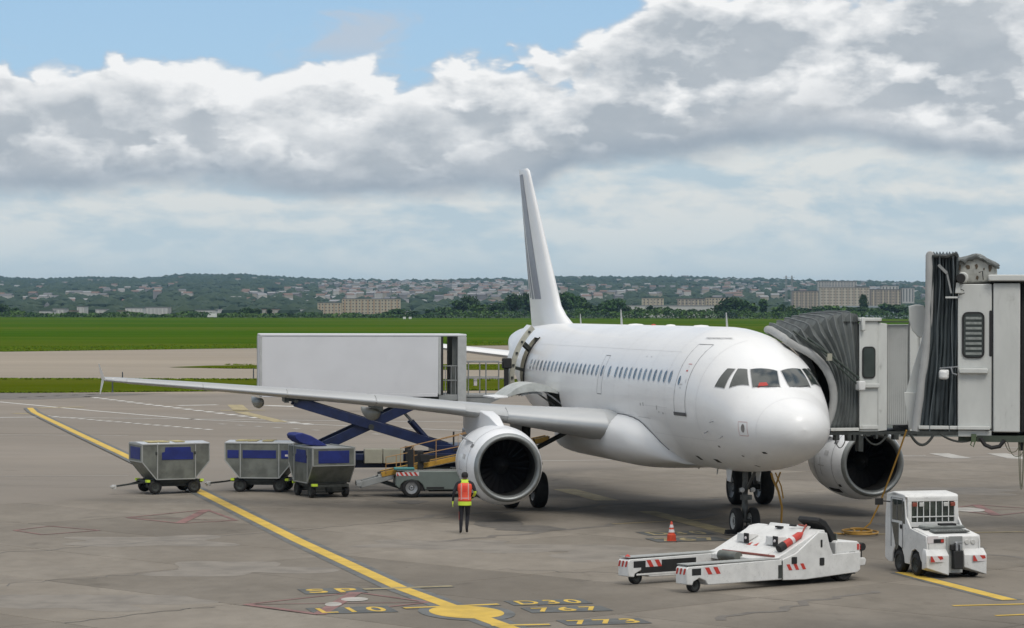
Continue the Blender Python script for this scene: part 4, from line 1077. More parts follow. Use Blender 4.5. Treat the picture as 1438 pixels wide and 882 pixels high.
# scissor lift
zt_, zb_ = Z0 - .16, 1.42
for y_ in (.25, WB - .25):
    off = .11 if y_ < 1 else -.11
    MB().bar((-5.95, y_, zt_ - .02), (-.45, y_, zb_ + .05), .10, .34, up=(0, 1, 0) if False else (0, 0, 1)).build('scissor_arm', blue, truck, bevel=.012)
    MB().bar((-1.55, y_ + off, zt_ - .02), (-5.3, y_ + off, zb_ + .02), .10, .34).build('scissor_arm', blue, truck, bevel=.012)
for a_, b_2, r_ in ((-3.3, 2.27, .10), (-5.9, zt_, .07), (-1.5, zt_, .07)): MB().tube([(a_, .1, b_2), (a_, WB - .1, b_2)], r_, 14).build('pivot_pin', darksteel, truck, smooth=40)
MB().tube([(-2.35, .75, 3.0), (-1.6, .75, 2.2)], .05, 10).build('ram_rod', steel, truck, smooth=40)
MB().tube([(-1.85, .75, 2.45), (-1.05, .75, 1.55)], .095, 12).tube([(-1.85, 1.6, 2.45), (-1.05, 1.6, 1.55)], .095, 12).build('lift_ram', blue, truck, smooth=40)
MB().box(-6.2, -.5, .2, .32, Z0 - .17, Z0 - .05).box(-6.2, -.5, WB - .32, WB - .2, Z0 - .17, Z0 - .05).box(-6.3, -6.15, .1, WB - .1, Z0 - .22, Z0 - .04).box(-3.4, -2.9, -.0, .25, Z0 - .52, Z0 - .14).build('subframe', darksteel, truck)
# chassis, boxes, wheels, cab
MB().box(-5.9, 0.6, .35, .55, .85, 1.12).box(-5.9, 0.6, WB - .55, WB - .35, .85, 1.12).box(-5.7, -.2, .12, .30, 1.12, 1.34).box(-5.7, -.2, WB - .3, WB - .12, 1.12, 1.34).box(-1.1, .3, .15, WB - .15, 1.30, 1.62).build('chassis', blue, truck, bevel=.01)
for a, b in ((-3.55, -2.92), (-2.90, -2.20)): MB().box(a, b, -.05, .33, 1.02, 1.52).build('locker', cream, truck, bevel=.02)
MB().box(-2.12, -1.85, .0, .3, .95, 1.60).box(-1.8, -1.5, .0, .3, .9, 1.45).box(-1.35, -.2, .05, .3, 1.0, 1.28).build('hydraulic_unit', dark, truck, bevel=.01)
for x_ in (-4.6, -.15 + .9):
    for y_ in (.28, WB - .28): wheel(truck, (x_, y_, .48), .48, .30, rim=steel)
cabm = MB(); cabm.prism([(.1, .55), (1.75, .55), (1.85, 1.2), (1.65, 2.12), (.1, 2.15)], 'y', .15, WB - .15); cabm.build('cab', blue, truck, bevel=.06)
MB().box(1.0, 1.5, .13, .16, 1.35, 1.95).box(.35, .9, .13, .16, 1.35, 1.95).build('cab_window', glass, truck)
MB().tube([(-.42, .2, 1.62), (-.42, .2, 2.1)], .03, 6).build('beacon_post', dark, truck)

# ================================================================ BELT LOADER
Pb = G(578, 699); bl = thing('belt_loader', 'grey belt loader with a yellow edged conveyor sloping up to the cargo hatch', 'belt loader', (Pb.x, Pb.y, 0), .10)
# local: x towards the aircraft, y away, wheel centre at x=0, near side y=0
MB().prism([(-.55, .42), (-.52, .80), (-.2, .90), (3.4, .90), (3.4, .26), (.45, .26), (.36, .45), (.22, .56), (0, .60), (-.22, .56), (-.36, .45), (-.40, .30)], 'y', 0, 1.7).build('body', greygreen, bl, bevel=.03)
MB().box(-.50, 3.38, .03, 1.67, .902, .93).build('deck', galv_l, bl)
MB().box(-.38, .46, .06, 1.64, .22, .60).box(.6, 3.2, .1, 1.6, .2, .27).box(.5, 1.1, -.01, .1, .30, .36).build('underbody', dark, bl)
for x_ in (0, 2.8):
    for y_ in (.12, 1.58): wheel(bl, (x_, y_, .33), .33, .22, rim=steel)
hz_ = MB(); hz2 = MB()
for k in range(5):
    q = [(-.50 + k * .16, .74), (-.42 + k * .16, .74), (-.50 + k * .16, .86), (-.58 + k * .16, .86)]
    q = [(max(-.50, a), b) for a, b in q]
    hz_.face([(a, -.005, b) for a, b in q])
hz2.face([(-.52, -.003, .74), (.25, -.003, .74), (.25, -.003, .86), (-.52, -.003, .86)])
hz2.build('white_panel', reflect, bl, normals=False); hz_.build('red_chevron', red, bl, normals=False)
sl_ = .2115
def cz(x): return .80 + (x + .90) * sl_
a0, a1 = -1.0, 4.70
for y_ in (.42, 1.28):
    MB().bar((a0, y_, cz(a0) - .02), (a1, y_, cz(a1) - .02), .08, .17).build('conveyor_edge', yellow, bl, bevel=.01)
MB().bar((a0 - .1, .85, cz(a0) - .08), (a1 + .05, .85, cz(a1) - .06), .76, .14).build('conveyor_frame', galv_l, bl, bevel=.01)
MB().bar((a0 - .1, .85, cz(a0) + .01), (a1 + .05, .85, cz(a1) + .03), .74, .03).build('conveyor_belt', dark, bl)
MB().bar((-1.75, .45, .40), (-.6, .45, .72), .10, .22).bar((-1.75, 1.25, .40), (-.6, 1.25, .72), .10, .22).box(-1.85, -1.65, .35, 1.35, .36, .52).build('lower_arm', framegrey, bl, bevel=.015)
MB().bar((-1.1, .85, .55), (-.3, .85, .30), .5, .12).build('tilt_ram', darksteel, bl)
MB().bar((.2, .45, cz(.2) - .1), (1.4, .45, .92), .06, .1).bar((.2, 1.25, cz(.2) - .1), (1.4, 1.25, .92), .06, .1).bar((3.0, .45, .92), (2.2, .45, cz(2.2) - .1), .08, .1).bar((3.0, 1.25, .92), (2.2, 1.25, cz(2.2) - .1), .08, .1).build('lift_arm', darksteel, bl)
# handrails and control box
hr = MB(); rr = .015
yk = .36
hr.tube([(.10, yk, cz(.1)), (.10, yk, 1.75), (1.6, yk, 2.12), (1.6, yk, cz(1.6))], rr, 6); hr.tube([(.10, yk, 1.40), (1.6, yk, 1.70)], rr, 6); hr.tube([(.85, yk, cz(.85)), (.85, yk, 1.92)], rr, 6)
hr.tube([(-.85, yk, cz(-.85)), (-.85, yk, 1.35), (-.1, yk, 1.50), (.10, yk, 1.75)], rr, 6); hr.tube([(-.85, yk, 1.12), (.1, yk, 1.22)], rr, 6); hr.tube([(-.5, yk, cz(-.5)), (-.5, yk, 1.42)], rr, 6)
hr.tube([(1.6, yk, 1.70), (3.1, yk, 2.10), (3.1, yk, cz(3.1))], rr, 6); hr.tube([(1.6, yk, 2.12), (3.1, yk, 2.5), (3.1, yk, 2.1)], rr, 6)
hr.tube([(-.3, 1.34, cz(-.3)), (-.3, 1.34, 1.6), (2.4, 1.34, 2.2), (2.4, 1.34, cz(2.4))], rr, 6)
hr.build('handrail', M('orange yellow handrail', (.38, .22, .09), .5), bl)
MB().box(.22, .42, .2, .34, .93, 1.55).box(.30, .62, .12, .28, 1.2, 1.45).box(-.12, .08, .2, .34, 1.0, 1.62).build('control_box', dark, bl, bevel=.015)
MB().box(-.6, 0.1, .0, .3, .93, 1.02).build('seat', M('teal seat', (.06, .22, .22), .6), bl, bevel=.03)
MB().box(1.45, 2.0, .25, .40, 1.55, 1.62).box(1.9, 1.94, .3, .34, 1.6, 2.15).build('lamp_bracket', dark, bl)

# ================================================================ TOWBARLESS AIRCRAFT TUG
tug = thing('aircraft_tug', 'low white towbarless aircraft tug with two long forks and red fire extinguisher', 'aircraft tug', (3.40, 60.35, 0), radians(35))
# local: x from fork tips to the rear, y away; forks at y = -1.07 and +1.07
zf0, zf1 = .16, .60
for s_ in (-1, 1):
    y0, y1 = s_ * 1.07 - .20, s_ * 1.07 + .20
    f = MB(); f.prism([(-.25, zf0 + .04), (-.25, zf1 - .05), (-.20, zf1), (2.55, zf1 + .03), (2.55, zf0), (.36, zf0), (.30, .26), (.12, .33), (-.05, .26), (-.08, zf0 + .02)], 'y', y0, y1)
    fk = f.build('fork', gse_white, tug, bevel=.02)
    MB().box(-.22, 2.5, y0 + .01, y1 - .01, zf1 + .031, zf1 + .05).build('fork_top', galv_l, fk)
    wheel(tug, (.10, s_ * 1.07, .16), .16, .16, rim=darksteel)
    # hazard chevrons on tip and flank
    for (xa, xb, yf) in ((.25, .72, y0 - .004),):
        w_ = MB().face([(xa, yf, .40), (xb, yf, .40), (xb, yf, .56), (xa, yf, .56)]); w_.build('white_panel', reflect, fk, normals=False)
        m = MB()
        for k in range(2):
            a_ = xa + .02 + k * .24; m.face([(a_ + .10, yf - .003, .40), (a_ + .22, yf - .003, .40), (a_ + .12, yf - .003, .56), (a_, yf - .003, .56)])
        m.build('red_chevron', red, fk, normals=False)
    MB().box(-.10, .16, y0 - .006, y0 + .01, .40, .55).build('lamp_recess', dark, fk)
    m = MB()
    for k in range(3):
        a_ = y0 + .02 + k * .13; m.face([(-.254, a_ + .05, .42), (-.254, min(a_ + .11, y1), .42), (-.254, min(a_ + .07, y1), .56), (-.254, a_, .56)])
    m.build('red_chevron', red, fk, normals=False)
MB().lathe([(0, .07), (.05, .065), (.09, .01)], (-.12, 1.07, zf1 + .01), (0, 0, 1), 14).build('red_beacon', red, tug, smooth=40)
MB().box(.12, 1.75, .868, .872, .24, .55).build('fork_recess', dark, tug)
MB().box(-.02, 1.9, .86, .868, .22, .26).build('fork_lip', gse_white, tug)
MB().box(.5, 1.6, .90, 1.0, .28, .5).build('fork_ram', darksteel, tug)
# main wedge body: sides
for s_ in (-1, 1):
    y0, y1 = s_ * 1.25, s_ * 1.19
    MB().prism([(2.60, .14), (2.60, .62), (3.0, .74), (3.70, 1.20), (3.95, 1.17), (4.05, .84), (4.14, .66), (5.0, .68), (5.0, .26), (4.9, .20), (3.3, .12)], 'y', y0, y1).build('side_plate', gse_white, tug, bevel=.015)
# sloped deck with raised centre
MB().prism([(2.20, .50), (2.20, .62), (2.55, .68), (3.72, 1.215), (3.93, 1.235), (4.0, 1.0), (3.6, .80), (2.6, .5)], 'y', -1.185, 1.185).build('sloping_hood', gse_white, tug, bevel=.015)
MB().prism([(2.5, .685), (3.82, 1.23), (3.88, 1.30), (3.9, 1.27), (3.7, 1.10), (2.6, .65)], 'y', -.75, .70).build('engine_cover', gse_white, tug, bevel=.02)
MB().box(2.6, 4.9, -1.18, 1.18, .16, .5).build('belly', darksteel, tug)
MB().prism([(4.30, .55), (4.30, .93), (4.36, .96), (4.98, .92), (5.06, .86), (5.06, .35), (4.30, .35)], 'y', -1.17, 1.17).build('rear_box', gse_white, tug, bevel=.03)
MB().prism([(5.06, .30), (5.06, .52), (5.38, .50), (5.42, .44), (5.38, .32)], 'y', -1.0, 1.0).build('rear_bumper', gse_white, tug, bevel=.02)
MB().box(4.16, 4.34, -1.16, 1.16, .5, .64).build('seat_well', galv, tug)
MB().box(4.06, 4.3, -.98, -.45, .62, .78).build('seat', dark, tug, bevel=.03)
MB().prism([(3.84, 1.42), (3.92, 1.52), (4.14, 1.42), (4.42, 1.08), (4.42, .90), (4.30, .90), (4.26, 1.02), (4.08, 1.26)], 'y', -1.02, -.30).build('seat_back', dark, tug, bevel=.03)
MB().prism([(4.43, 1.12), (4.46, 1.10), (4.46, .88), (4.43, .88)], 'y', -1.04, -.50).build('back_shell', galv, tug)
for y_ in (-1.05, 1.05): wheel(tug, (4.55, y_, .30), .30, .30, rim=darksteel)
# strap line, bars, lamps on the slope
MB().bar((2.45, -1.12, .69), (2.45, .75, .69), .05, .05).build('red_bar', M('dull red bar', (.26, .08, .06), .5, var=.3), tug, bevel=.01)
MB().lathe([(-.35, .12), (.30, .12), (.36, .05)], (2.15, .15, .62), (0, 1, .0), 14).build('winch_drum', galv, tug, smooth=40)
for y_ in (.42, -.62):
    MB().prism([(2.90, .88), (2.93, .88), (3.28, 1.02), (3.24, 1.06), (2.92, 1.08)], 'y', y_ - .01, y_ + .35).build('lamp_shroud', gse_white, tug, bevel=.01)
    MB().box(2.865, 2.895, y_ - .12, y_ + .05, .86, 1.10).build('lamp_plate', dark, tug, bevel=.01)
    MB().lathe([(0, .035), (.02, .03)], (2.86, y_ - .035, .99), (-1, 0, 0), 12).build('lamp_lens', reflect, tug)
m = MB()
for y_ in (-.02, .22): m.face([(2.85, y_, .835), (2.85, y_ + .14, .835), (3.0, y_ + .07, .898)])
m.build('warning_triangle', red, tug, normals=False)
m = MB(); m.face([(3.42, .02, 1.075), (3.42, .36, 1.075), (3.56, .36, 1.131), (3.56, .02, 1.131)]); m.build('louvre', dark, tug, normals=False)
m = MB().lathe([(-.30, .02), (-.27, .085), (.25, .085), (.32, .05), (.36, .03)], (3.10, -.98, 1.02), (.92, .0, .42), 16); m.build('fire_extinguisher', red, tug, smooth=40)
MB().lathe([(-.46, .07), (-.44, .10), (-.26, .10), (-.25, .07)], (3.10, -.98, 1.02), (.92, .0, .42), 16).build('extinguisher_cap', dark, tug, smooth=40)
MB().lathe([(-.05, .088), (.04, .088)], (3.10, -.98, 1.02), (.92, .0, .42), 16, closed=True).build('extinguisher_band', reflect, tug)
MB().tube([(3.42, -.98, 1.17), (3.60, -.85, 1.26), (3.72, -.78, 1.33), (3.80, -.70, 1.29), (3.78, -.45, 1.31)], .022, 8).build('hose', M('red brown hose', (.28, .06, .04), .6), tug, smooth=40)
MB().box(3.62, 3.70, .0, .22, 1.21, 1.25).box(3.7, 3.76, -.4, -.2, 1.27, 1.31).build('cover_hinge', dark, tug)
MB().lathe([(0, .06), (.06, .055), (.08, .01)], (3.2, .95, .96), (0, 0, 1), 12).build('red_lamp', red, tug, smooth=40)
for (xa, xb, za, zb) in ((2.86, 3.02, .50, .66), (3.72, 3.86, .42, .60), (3.75, 3.80, .84, 1.02)):
    MB().prism(rrect(xa, xb, za, zb, .02), 'y', -1.262, -1.248).build('side_recess', dark, tug)
m = MB(); m.face([(2.70, -1.2535, .36), (3.30, -1.2535, .36), (3.30, -1.2535, .50), (2.70, -1.2535, .50)]); m.build('white_panel', reflect, tug, normals=False)
m = MB()
for k in range(3):
    a_ = 2.70 + .21 * k; m.face([(a_ + .08, -1.257, .36), (a_ + .18, -1.257, .36), (a_ + .10, -1.257, .50), (a_, -1.257, .50)])
m.build('red_chevron', red, tug, normals=False)
MB().box(2.545, 2.60, -1.245, -1.2, .16, .58).box(2.44, 2.54, -1.285, -1.272, .2, .5).build('fork_joint', darksteel, tug)
for (xa, za) in ((4.72, .62), (4.72, .52)): MB().box(xa, xa + .18, -1.176, -1.17, za, za + .06).build('plate', dark, tug)
MB().box(4.96, 5.02, -1.178, -1.171, .72, .86).build('red_chevron', red, tug)
for mt, xx, r_ in ((red, 5.16, .085), (dark, 5.30, .10)):
    MB().lathe([(-.06, r_ * .9), (0, r_), (.06, r_ * .9)], (xx, -.95, .76), (0, 1, 0), 16).build('rear_lamp' , mt, tug, smooth=40)
MB().box(5.19, 5.23, -.97, -.93, .5, .72).tube([(5.3, -.95, .5), (5.3, -.95, .75)], .015, 6).build('lamp_post', dark, tug)
MB().tube([(5.2, -.8, .30), (5.25, -.8, .22), (5.35, -.8, .30)], .02, 6).tube([(5.2, .8, .30), (5.25, .8, .22), (5.35, .8, .30)], .02, 6).build('tow_hook', darksteel, tug)

# ================================================================ BAGGAGE TRACTOR
tr = thing('tow_tractor', 'small white tow tractor with a barred rear screen standing right of the tug', 'tractor', (10.52, 62.85, 0), radians(16))
# local: x right, y away; near end y=0; half width .70
HW = .70
side = [(0.02, .42), (.02, .86), (.06, 1.0), (.95, 1.12), (1.2, 1.36), (1.28, 1.86), (1.9, 1.92), (2.32, 1.84), (2.40, 1.3), (2.42, .30), (2.2, .22), (1.98, .22), (1.95, .45), (1.82, .62), (1.62, .66), (1.42, .6), (1.30, .42), (1.26, .25), (.98, .25), (.95, .42), (.85, .58), (.66, .64), (.46, .58), (.36, .42), (.30, .36)]
def lf_side(x0, x1, name): return MB().prism([(y, z) for y, z in side], 'x', x0, x1).build(name, gse_white, tr, bevel=.012)
lf_side(-HW, -HW + .05, 'left_flank'); lf_side(HW - .05, HW, 'right_flank')
MB().box(-HW + .06, HW - .06, .32, 2.3, .30, .62).build('belly', dark, tr)
MB().prism([(.02, .62), (.02, .98), (.08, 1.02), (.92, 1.13), (.92, .62)], 'x', -HW + .055, HW - .055).build('hood', gse_white, tr, bevel=.015)
# hood tray with ribs
MB().box(-.42, .50, .18, .50, 1.065, 1.10).box(-.5, .55, .55, .95, 1.12, 1.16).build('tray', M('tray steel', (.16, .17, .16), .5, metal=.3, var=.4), tr, bevel=.01)
m = MB()
for k in range(12): m.box(-.38 + k * .07, -.36 + k * .07, .16, .52, 1.10, 1.125)
m.build('tray_rib', galv_l, tr)
MB().prism(rrect(-.52, .58, .56, .98, .18), 'z', 1.165, 1.19).build('tray_lid', M('hood lid grey', (.36, .38, .36), .5, var=.4, scale=6), tr)
MB().box(-.05, .35, .60, .8, 1.19, 1.24).build('tray_fitting', dark, tr)
# big bumpers
for s_ in (-1, 1):
    xa, xb = (-HW - .06, -.20) if s_ < 0 else (.22, HW + .08)
    m = MB()
    m.loft([[(xa, .16, .20), (xb, .06, .06), (xb, -.16, .08), (xa + (.0 if s_ < 0 else .0), -.10 if s_ > 0 else -.10, .26)],
            [(xa, .16, .60), (xb, .06, .60), (xb, -.16, .55), (xa, -.10, .55)],
            [(xa + .03, .16, .70), (xb, .06, .70), (xb, .0, .68), (xa + .03, .0, .68)]])
    m.build('bumper', gse_white, tr, bevel=.015)
    # chevron plate
    x0_ = xa + .08 if s_ < 0 else xa + .20
    yk_ = -.165
    MB().box(x0_, x0_ + .33, yk_, yk_ + .02, .40, .54).build('white_panel', reflect, tr)
    m = MB(); m.face([(x0_, yk_ - .003, .40), (x0_ + .12, yk_ - .003, .40), (x0_ + .04, yk_ - .003, .54), (x0_, yk_ - .003, .54)]); m.face([(x0_ + .17, yk_ - .003, .54), (x0_ + .30, yk_ - .003, .54), (x0_ + .33, yk_ - .003, .47), (x0_ + .25, yk_ - .003, .45)])
    m.build('red_chevron', red, tr, normals=False)
MB().box(-.20, .22, -.02, .10, .12, .98).build('hitch_plate', galv_l, tr, bevel=.01)
MB().box(-.14, .20, -.03, .0, .80, .99).build('hitch_recess', framegrey, tr)
MB().box(-.08, .16, -.18, -.03, .22, .66).box(-.13, -.02, -.12, -.03, .66, .80).build('tow_hitch', dark, tr, bevel=.02)
MB().box(-.02, .04, -.16, -.04, .66, .84).box(.08, .13, -.16, -.04, .66, .80).tube([(-.04, -.12, .85), (.16, -.12, .85)], .02, 8).build('hitch_pin', steel, tr, bevel=.008)
for xx in (.34, .50): MB().lathe([(0, .062), (.02, .06), (.03, .05)], (xx, .02, .85), (0, -1, 0), 18).build('lamp', lens, tr, smooth=30)
MB().box(-.52, -.26, -.0, .03, .84, .93).build('tail_lamp', dark, tr); MB().box(-.34, -.27, -.008, .0, .85, .92).build('red_lamp', red, tr)
m = MB()
for k in range(3): a_ = -.66 + k * .085; m.face([(a_ + .03, -.004 + .02, .84), (a_ + .07, -.004 + .02, .84), (a_ + .04, -.004 + .02, .99), (a_, -.004 + .02, .99)])
m.build('red_chevron', red, tr, normals=False)
MB().box(-.68, -.40, .012, .02, .83, 1.0).build('white_panel', reflect, tr)
# cab: open frame with roof, barred rear screen
MB().prism([(1.20, 1.84), (1.28, 1.90), (1.9, 1.95), (2.30, 1.88), (2.34, 1.82)], 'x', -HW, HW).build('cab_roof', gse_white, tr, bevel=.02)
fr = MB()
fr.box(-.66, .66, 1.16, 1.22, 1.74, 1.84).box(-.66, .66, 1.16, 1.22, 1.12, 1.24).box(-.66, -.56, 1.16, 1.22, 1.24, 1.74).box(.56, .66, 1.16, 1.22, 1.24, 1.74)
fr.build('screen_frame', gse_white, tr, bevel=.008)
for k in range(6): MB().box(-.42 + k * .165 - .011, -.42 + k * .165 + .011, 1.15, 1.165, 1.25, 1.735).build('screen_bar', gse_white, tr)
MB().box(-.56, .56, 1.14, 1.15, 1.36, 1.385).build('screen_bar', gse_white, tr)
MB().box(-.555, .555, 1.19, 1.195, 1.25, 1.735).build('rear_glass', M('tinted cab glass', (.12, .15, .13), .12, trans=.75), tr)
for xx in (-.50, .50): MB().box(xx - .06, xx + .06, 1.10, 1.14, 1.62, 1.72).build('red_lamp', M('brown red lamp', (.22, .05, .03), .3), tr, bevel=.01)
for xx in (-.32, .32): MB().box(xx - .06, xx + .06, 1.10, 1.14, 1.62, 1.72).build('work_lamp', lens, tr, bevel=.01)
MB().box(-.25, .25, 1.6, 1.75, .62, 1.5).build('driver_seat', dark, tr, bevel=.05)
MB().box(-HW + .06, HW - .06, 2.30, 2.36, .35, 1.2).build('front_wall', gse_white, tr, bevel=.01)
# left side glazing
MB().prism([(1.38, 1.26), (1.98, 1.26), (1.98, 1.76), (1.40, 1.76)], 'x', -HW - .008, -HW - .002).build('side_window', glass, tr)
MB().prism([(1.24, 1.20), (1.34, 1.20), (1.36, 1.74), (1.28, 1.74)], 'x', -HW - .008, -HW - .002).build('side_window', glass, tr)
MB().prism([(1.62, .60), (1.74, .52), (2.02, 1.20), (1.60, 1.20)], 'x', -HW - .008, -HW - .002).build('side_window', glass, tr)
dsm = MB()
for a, b in (((1.37, .60), (1.37, 1.80)), ((2.04, .60), (2.04, 1.80)), ((1.37, 1.80), (2.04, 1.80)), ((1.68, 1.26), (1.68, 1.76))): dsm.bar((-HW - .009, a[0], a[1]), (-HW - .009, b[0], b[1]), .012, .012)
dsm.build('door_seam', seam, tr)
MB().lathe([(0, .055), (.02, .055)], (-HW, 1.46, 1.12), (-1, 0, 0), 14).build('door_handle', dark, tr)
MB().tube([(-HW, 2.1, 1.68), (-HW - .22, 2.2, 1.70)], .015, 6).box(-HW - .36, -HW - .16, 2.17, 2.21, 1.60, 1.76).build('mirror', dark, tr)
for y_ in (.66, 1.62):
    for s_ in (-1, 1): wheel(tr, (s_ * (HW - .10), y_, .27), .27, .20, (1, 0, 0), rim=darksteel)
wheel(tr, (HW - .08, .28, .26), .26, .2, (1, 0, 0), rim=darksteel)

# ================================================================ GROUND CABLES
def sag(p, q, s_, n=14):
    return [p + (q - p) * (k / n) - Vector((0, 0, s_ * sin(pi * k / n))) for k in range(n + 1)]
c0, c1 = at(1273, 604, 74.3), G(1236, 700); c1 = at(1236, 705, 75.2); c2 = G(1192, 751)
pts = sag(c0, c1, .05, 8) + [at(1222, 735, 75.3), G(1208, 749) + Vector((0, 0, .05)), G(1196, 751) + Vector((0, 0, .04)), G(1186, 750) + Vector((0, 0, .04))]
pc = G(1207, 751)
for k in range(50):
    t = k / 49 * 2 * pi * 2.6; r_ = .36 + .12 * sin(t * .37)
    pts.append(Vector((pc.x + r_ * cos(t + 2.8) * 1.1, pc.y + r_ * 1.6 * sin(t + 2.8), .05 + .035 * (k / 12) % .12)))
m = MB().tube(pts, .026, 6); tag(m.build('ground_power_cable', cable_y, None, smooth=40), 'yellow power cable hanging from the bridge and coiled on the ground', 'cable')
pp = [at(1083, 664, 74.0), at(1085, 672, 74.0), at(1093, 690, 74.0), at(1098, 712, 74.0), at(1097, 738, 74.2), G(1098, 748) + Vector((0, 0, .03)), G(1125, 751) + Vector((0, 0, .03)), G(1186, 751) + Vector((0, 0, .03))]
pq = [at(1096, 663, 74.0), at(1090, 680, 74.0), at(1094, 692, 74.0)]
m = MB().tube(pp, .030, 6).tube(pq, .025, 6).tube([at(1089, 664, 73.9), at(1097, 683, 74.0), at(1100, 700, 74.0)], .022, 6)
tag(m.build('nose_power_cable', cable_y, None, smooth=40), 'thin yellow cables hanging under the nose beside the nose wheels', 'cable')

# ================================================================ BOARDING BRIDGE AT THE FRONT DOOR
A0 = Vector((7.767, 70.11, 0)); RZ = Matrix.Rotation(pi / 2 + YAW, 3, 'Z')
jb = thing('boarding_bridge', 'white boarding bridge with pleated grey canopy docked to the airliner behind its nose', 'boarding bridge', A0 + RZ @ Vector((5, -6, 0)), pi / 2 + YAW)
OFF = (-5, 6, 0)                                    # parts are written in the aircraft's own axes
def jbp(m, name, mat, parent=None, **kw):
    if parent is None: return m.build(name, mat, jb, loc=OFF, **kw)
    return m.build(name, mat, parent, **kw)
xf, xa = 3.55, 6.0
ZB0, ZB1 = 3.02, 6.17
def contour(x, n=14):
    a0_ = pi - phi_at(x, ZB0); a1_ = pi / 2 + .42; o = []
    for k in range(n + 1):
        t = k / n; o.append(FS(x, a0_ + (a1_ - a0_) * t, .16 + .22 * sin(pi * min(1, t * 1.1))))
    return o
CF, CA = contour(3.75), contour(5.75)
NR = 6
def ringA():
    top = [CF[-1].lerp(CA[-1], k / NR) + Vector((0, 0, .04)) for k in range(1, NR)]
    return CF + top + CA[::-1]
def ringB():
    n = len(CF) - 1; YB = -2.86
    return [Vector((xf + .1, YB, ZB0 + (ZB1 - ZB0) * k / n)) for k in range(n + 1)] + [Vector((xf + .1 + (xa - xf - .2) * k / NR, YB, ZB1 + .03)) for k in range(1, NR)] + [Vector((xa - .1, YB, ZB1 - (ZB1 - ZB0) * k / n)) for k in range(n + 1)]
RA, RB = ringA(), ringB()
def ringS(s, out):
    o = []; n = len(CF)
    for i, (a, b) in enumerate(zip(RA, RB)):
        e = 1 - (1 - s) ** 2.0
        p = Vector((a.x + (b.x - a.x) * s, a.y + (b.y - a.y) * s, a.z + (b.z - a.z) * (e if a.z > ZB0 + .3 else s)))
        ph_ = i / (len(RA) - 1)
        if out:
            if i < n - 1: p.x -= out * (.35 + .25 * min(1, i / 5))
            elif i > len(RA) - n: p.x += out
            else: p.z += out
            if i == n - 1 or i == len(RA) - n: p.x += -out * .5 if i == n - 1 else out * .5
        o.append(p)
    return o
NPL = 8
rg = []
for k in range(2 * NPL + 1):
    s_ = k / (2 * NPL)
    rg.append(ringS(s_ * .93, .13 if k % 2 else 0.0))
rg.append(ringS(.945, .06)); rg.append(ringS(.96, .0)); rg.append(ringS(.975, .07)); rg.append(ringS(1.0, 0))
m = MB().grid(rg); cano = jbp(m, 'pleated_canopy', bellow_m, smooth=25, solid=.02)
m = MB()                                            # pale creases along every fold
for k in range(1, 2 * NPL, 2):
    r_ = ringS(k / (2 * NPL) * .93, .145)
    m.tube(r_[len(CF) - 3:len(CF) + NR + 1], .016, 5)
jbp(m, 'canopy_rib', M('canopy rib', (.20, .215, .215), .7, var=.3), cano)
m = MB().tube([p + Vector((-.02, -.02, 0)) for p in RA], .115, 12); jbp(m, 'bumper_pad', pad, smooth=50)
m = MB().tube([FS(xf + .25, 2.2, .55), Vector((xf - .22, -1.6, 5.35)), Vector((xf - .2, -2.78, 4.45))], .035, 8).tube([FS(xf + .3, 2.0, .5), Vector((xf - .22, -1.75, 5.15)), Vector((xf - .2, -2.78, 4.25))], .03, 8)
jbp(m, 'canopy_arm', M('dark green arm', (.04, .055, .045), .5, var=.3), smooth=40)
m = MB().box(xf - .30, xf - .16, -1.95, -1.82, 4.95, 5.15); jbp(m, 'arm_bracket', cream)
m = MB().box(xf - .42, xf - .12, -2.90, -2.70, 4.12, 4.38); jbp(m, 'flood_lamp', gse_white, bevel=.03)
# cabin
m = MB()
m.box(xf, xf + .06, -3.42, -2.87, 2.95, ZB1 - .12); jbp(m, 'cabin_front_panel', bridgewhite, bevel=.015)
m = MB().prism([(-3.425, 2.95), (-3.425, 6.02), (-3.70, 5.98), (-3.70, 2.98)], 'x', xf + .02, xf + .12); jbp(m, 'cabin_corner_panel', bridgewhite, bevel=.015)
m = MB().box(xf + .13, xa, -3.68, -2.9, 2.98, 5.98); jbp(m, 'cabin_body', bridgewhite)
wfr = MB().prism(rrect(-3.335, -2.945, 4.44, 5.34, .12), 'x', xf - .03, xf + .0); wf_ = jbp(wfr, 'window_frame', dark)
m = MB().prism(rrect(-3.30, -2.98, 4.48, 5.30, .10), 'x', xf - .036, xf - .031); m.build('window_pane', glass, wf_)
m = MB().box(xf - .10, xf, -3.44, -2.87, 4.18, 4.30); jbp(m, 'window_ledge', bridgewhite, bevel=.02)
m = MB().box(xf - .05, xf, -3.42, -2.87, 3.02, 3.12); jbp(m, 'lower_band', bridgewhite, bevel=.01)
m = MB().box(xf - .08, xa + .1, -3.5, -2.84, 6.05, 6.15); jbp(m, 'cabin_roof', bridgewhite, bevel=.02)
m = MB().box(xf - .16, xf - .02, -2.99, -2.88, 5.78, 6.16); jbp(m, 'corner_lamp', bridgewhite, bevel=.03)
m = MB().box(xf + .02, xf + .5, -4.9, -2.4, 6.02, 6.05); jbp(m, 'roof_edge', darksteel)
m = MB()
for k in range(11):
    y_ = -3.74 - k * .060; m.box(xf + .15, xf + .185, y_ - .016, y_ + .016, 3.15, 5.93)
m.box(xf + .186, xa - .1, -4.38, -3.71, 3.12, 5.95); jbp(m, 'corrugated_wall', bridgegrey)
m = MB().box(xf + .05, xf + .2, -4.62, -4.40, 2.95, 5.98).box(xf + .0, xf + .12, -4.72, -4.38, 5.98, 6.12); jbp(m, 'white_post', bridgewhite, bevel=.01)
m = MB().box(xf + .25, xa - .2, -14, -4.62, 3.1, 5.95); 
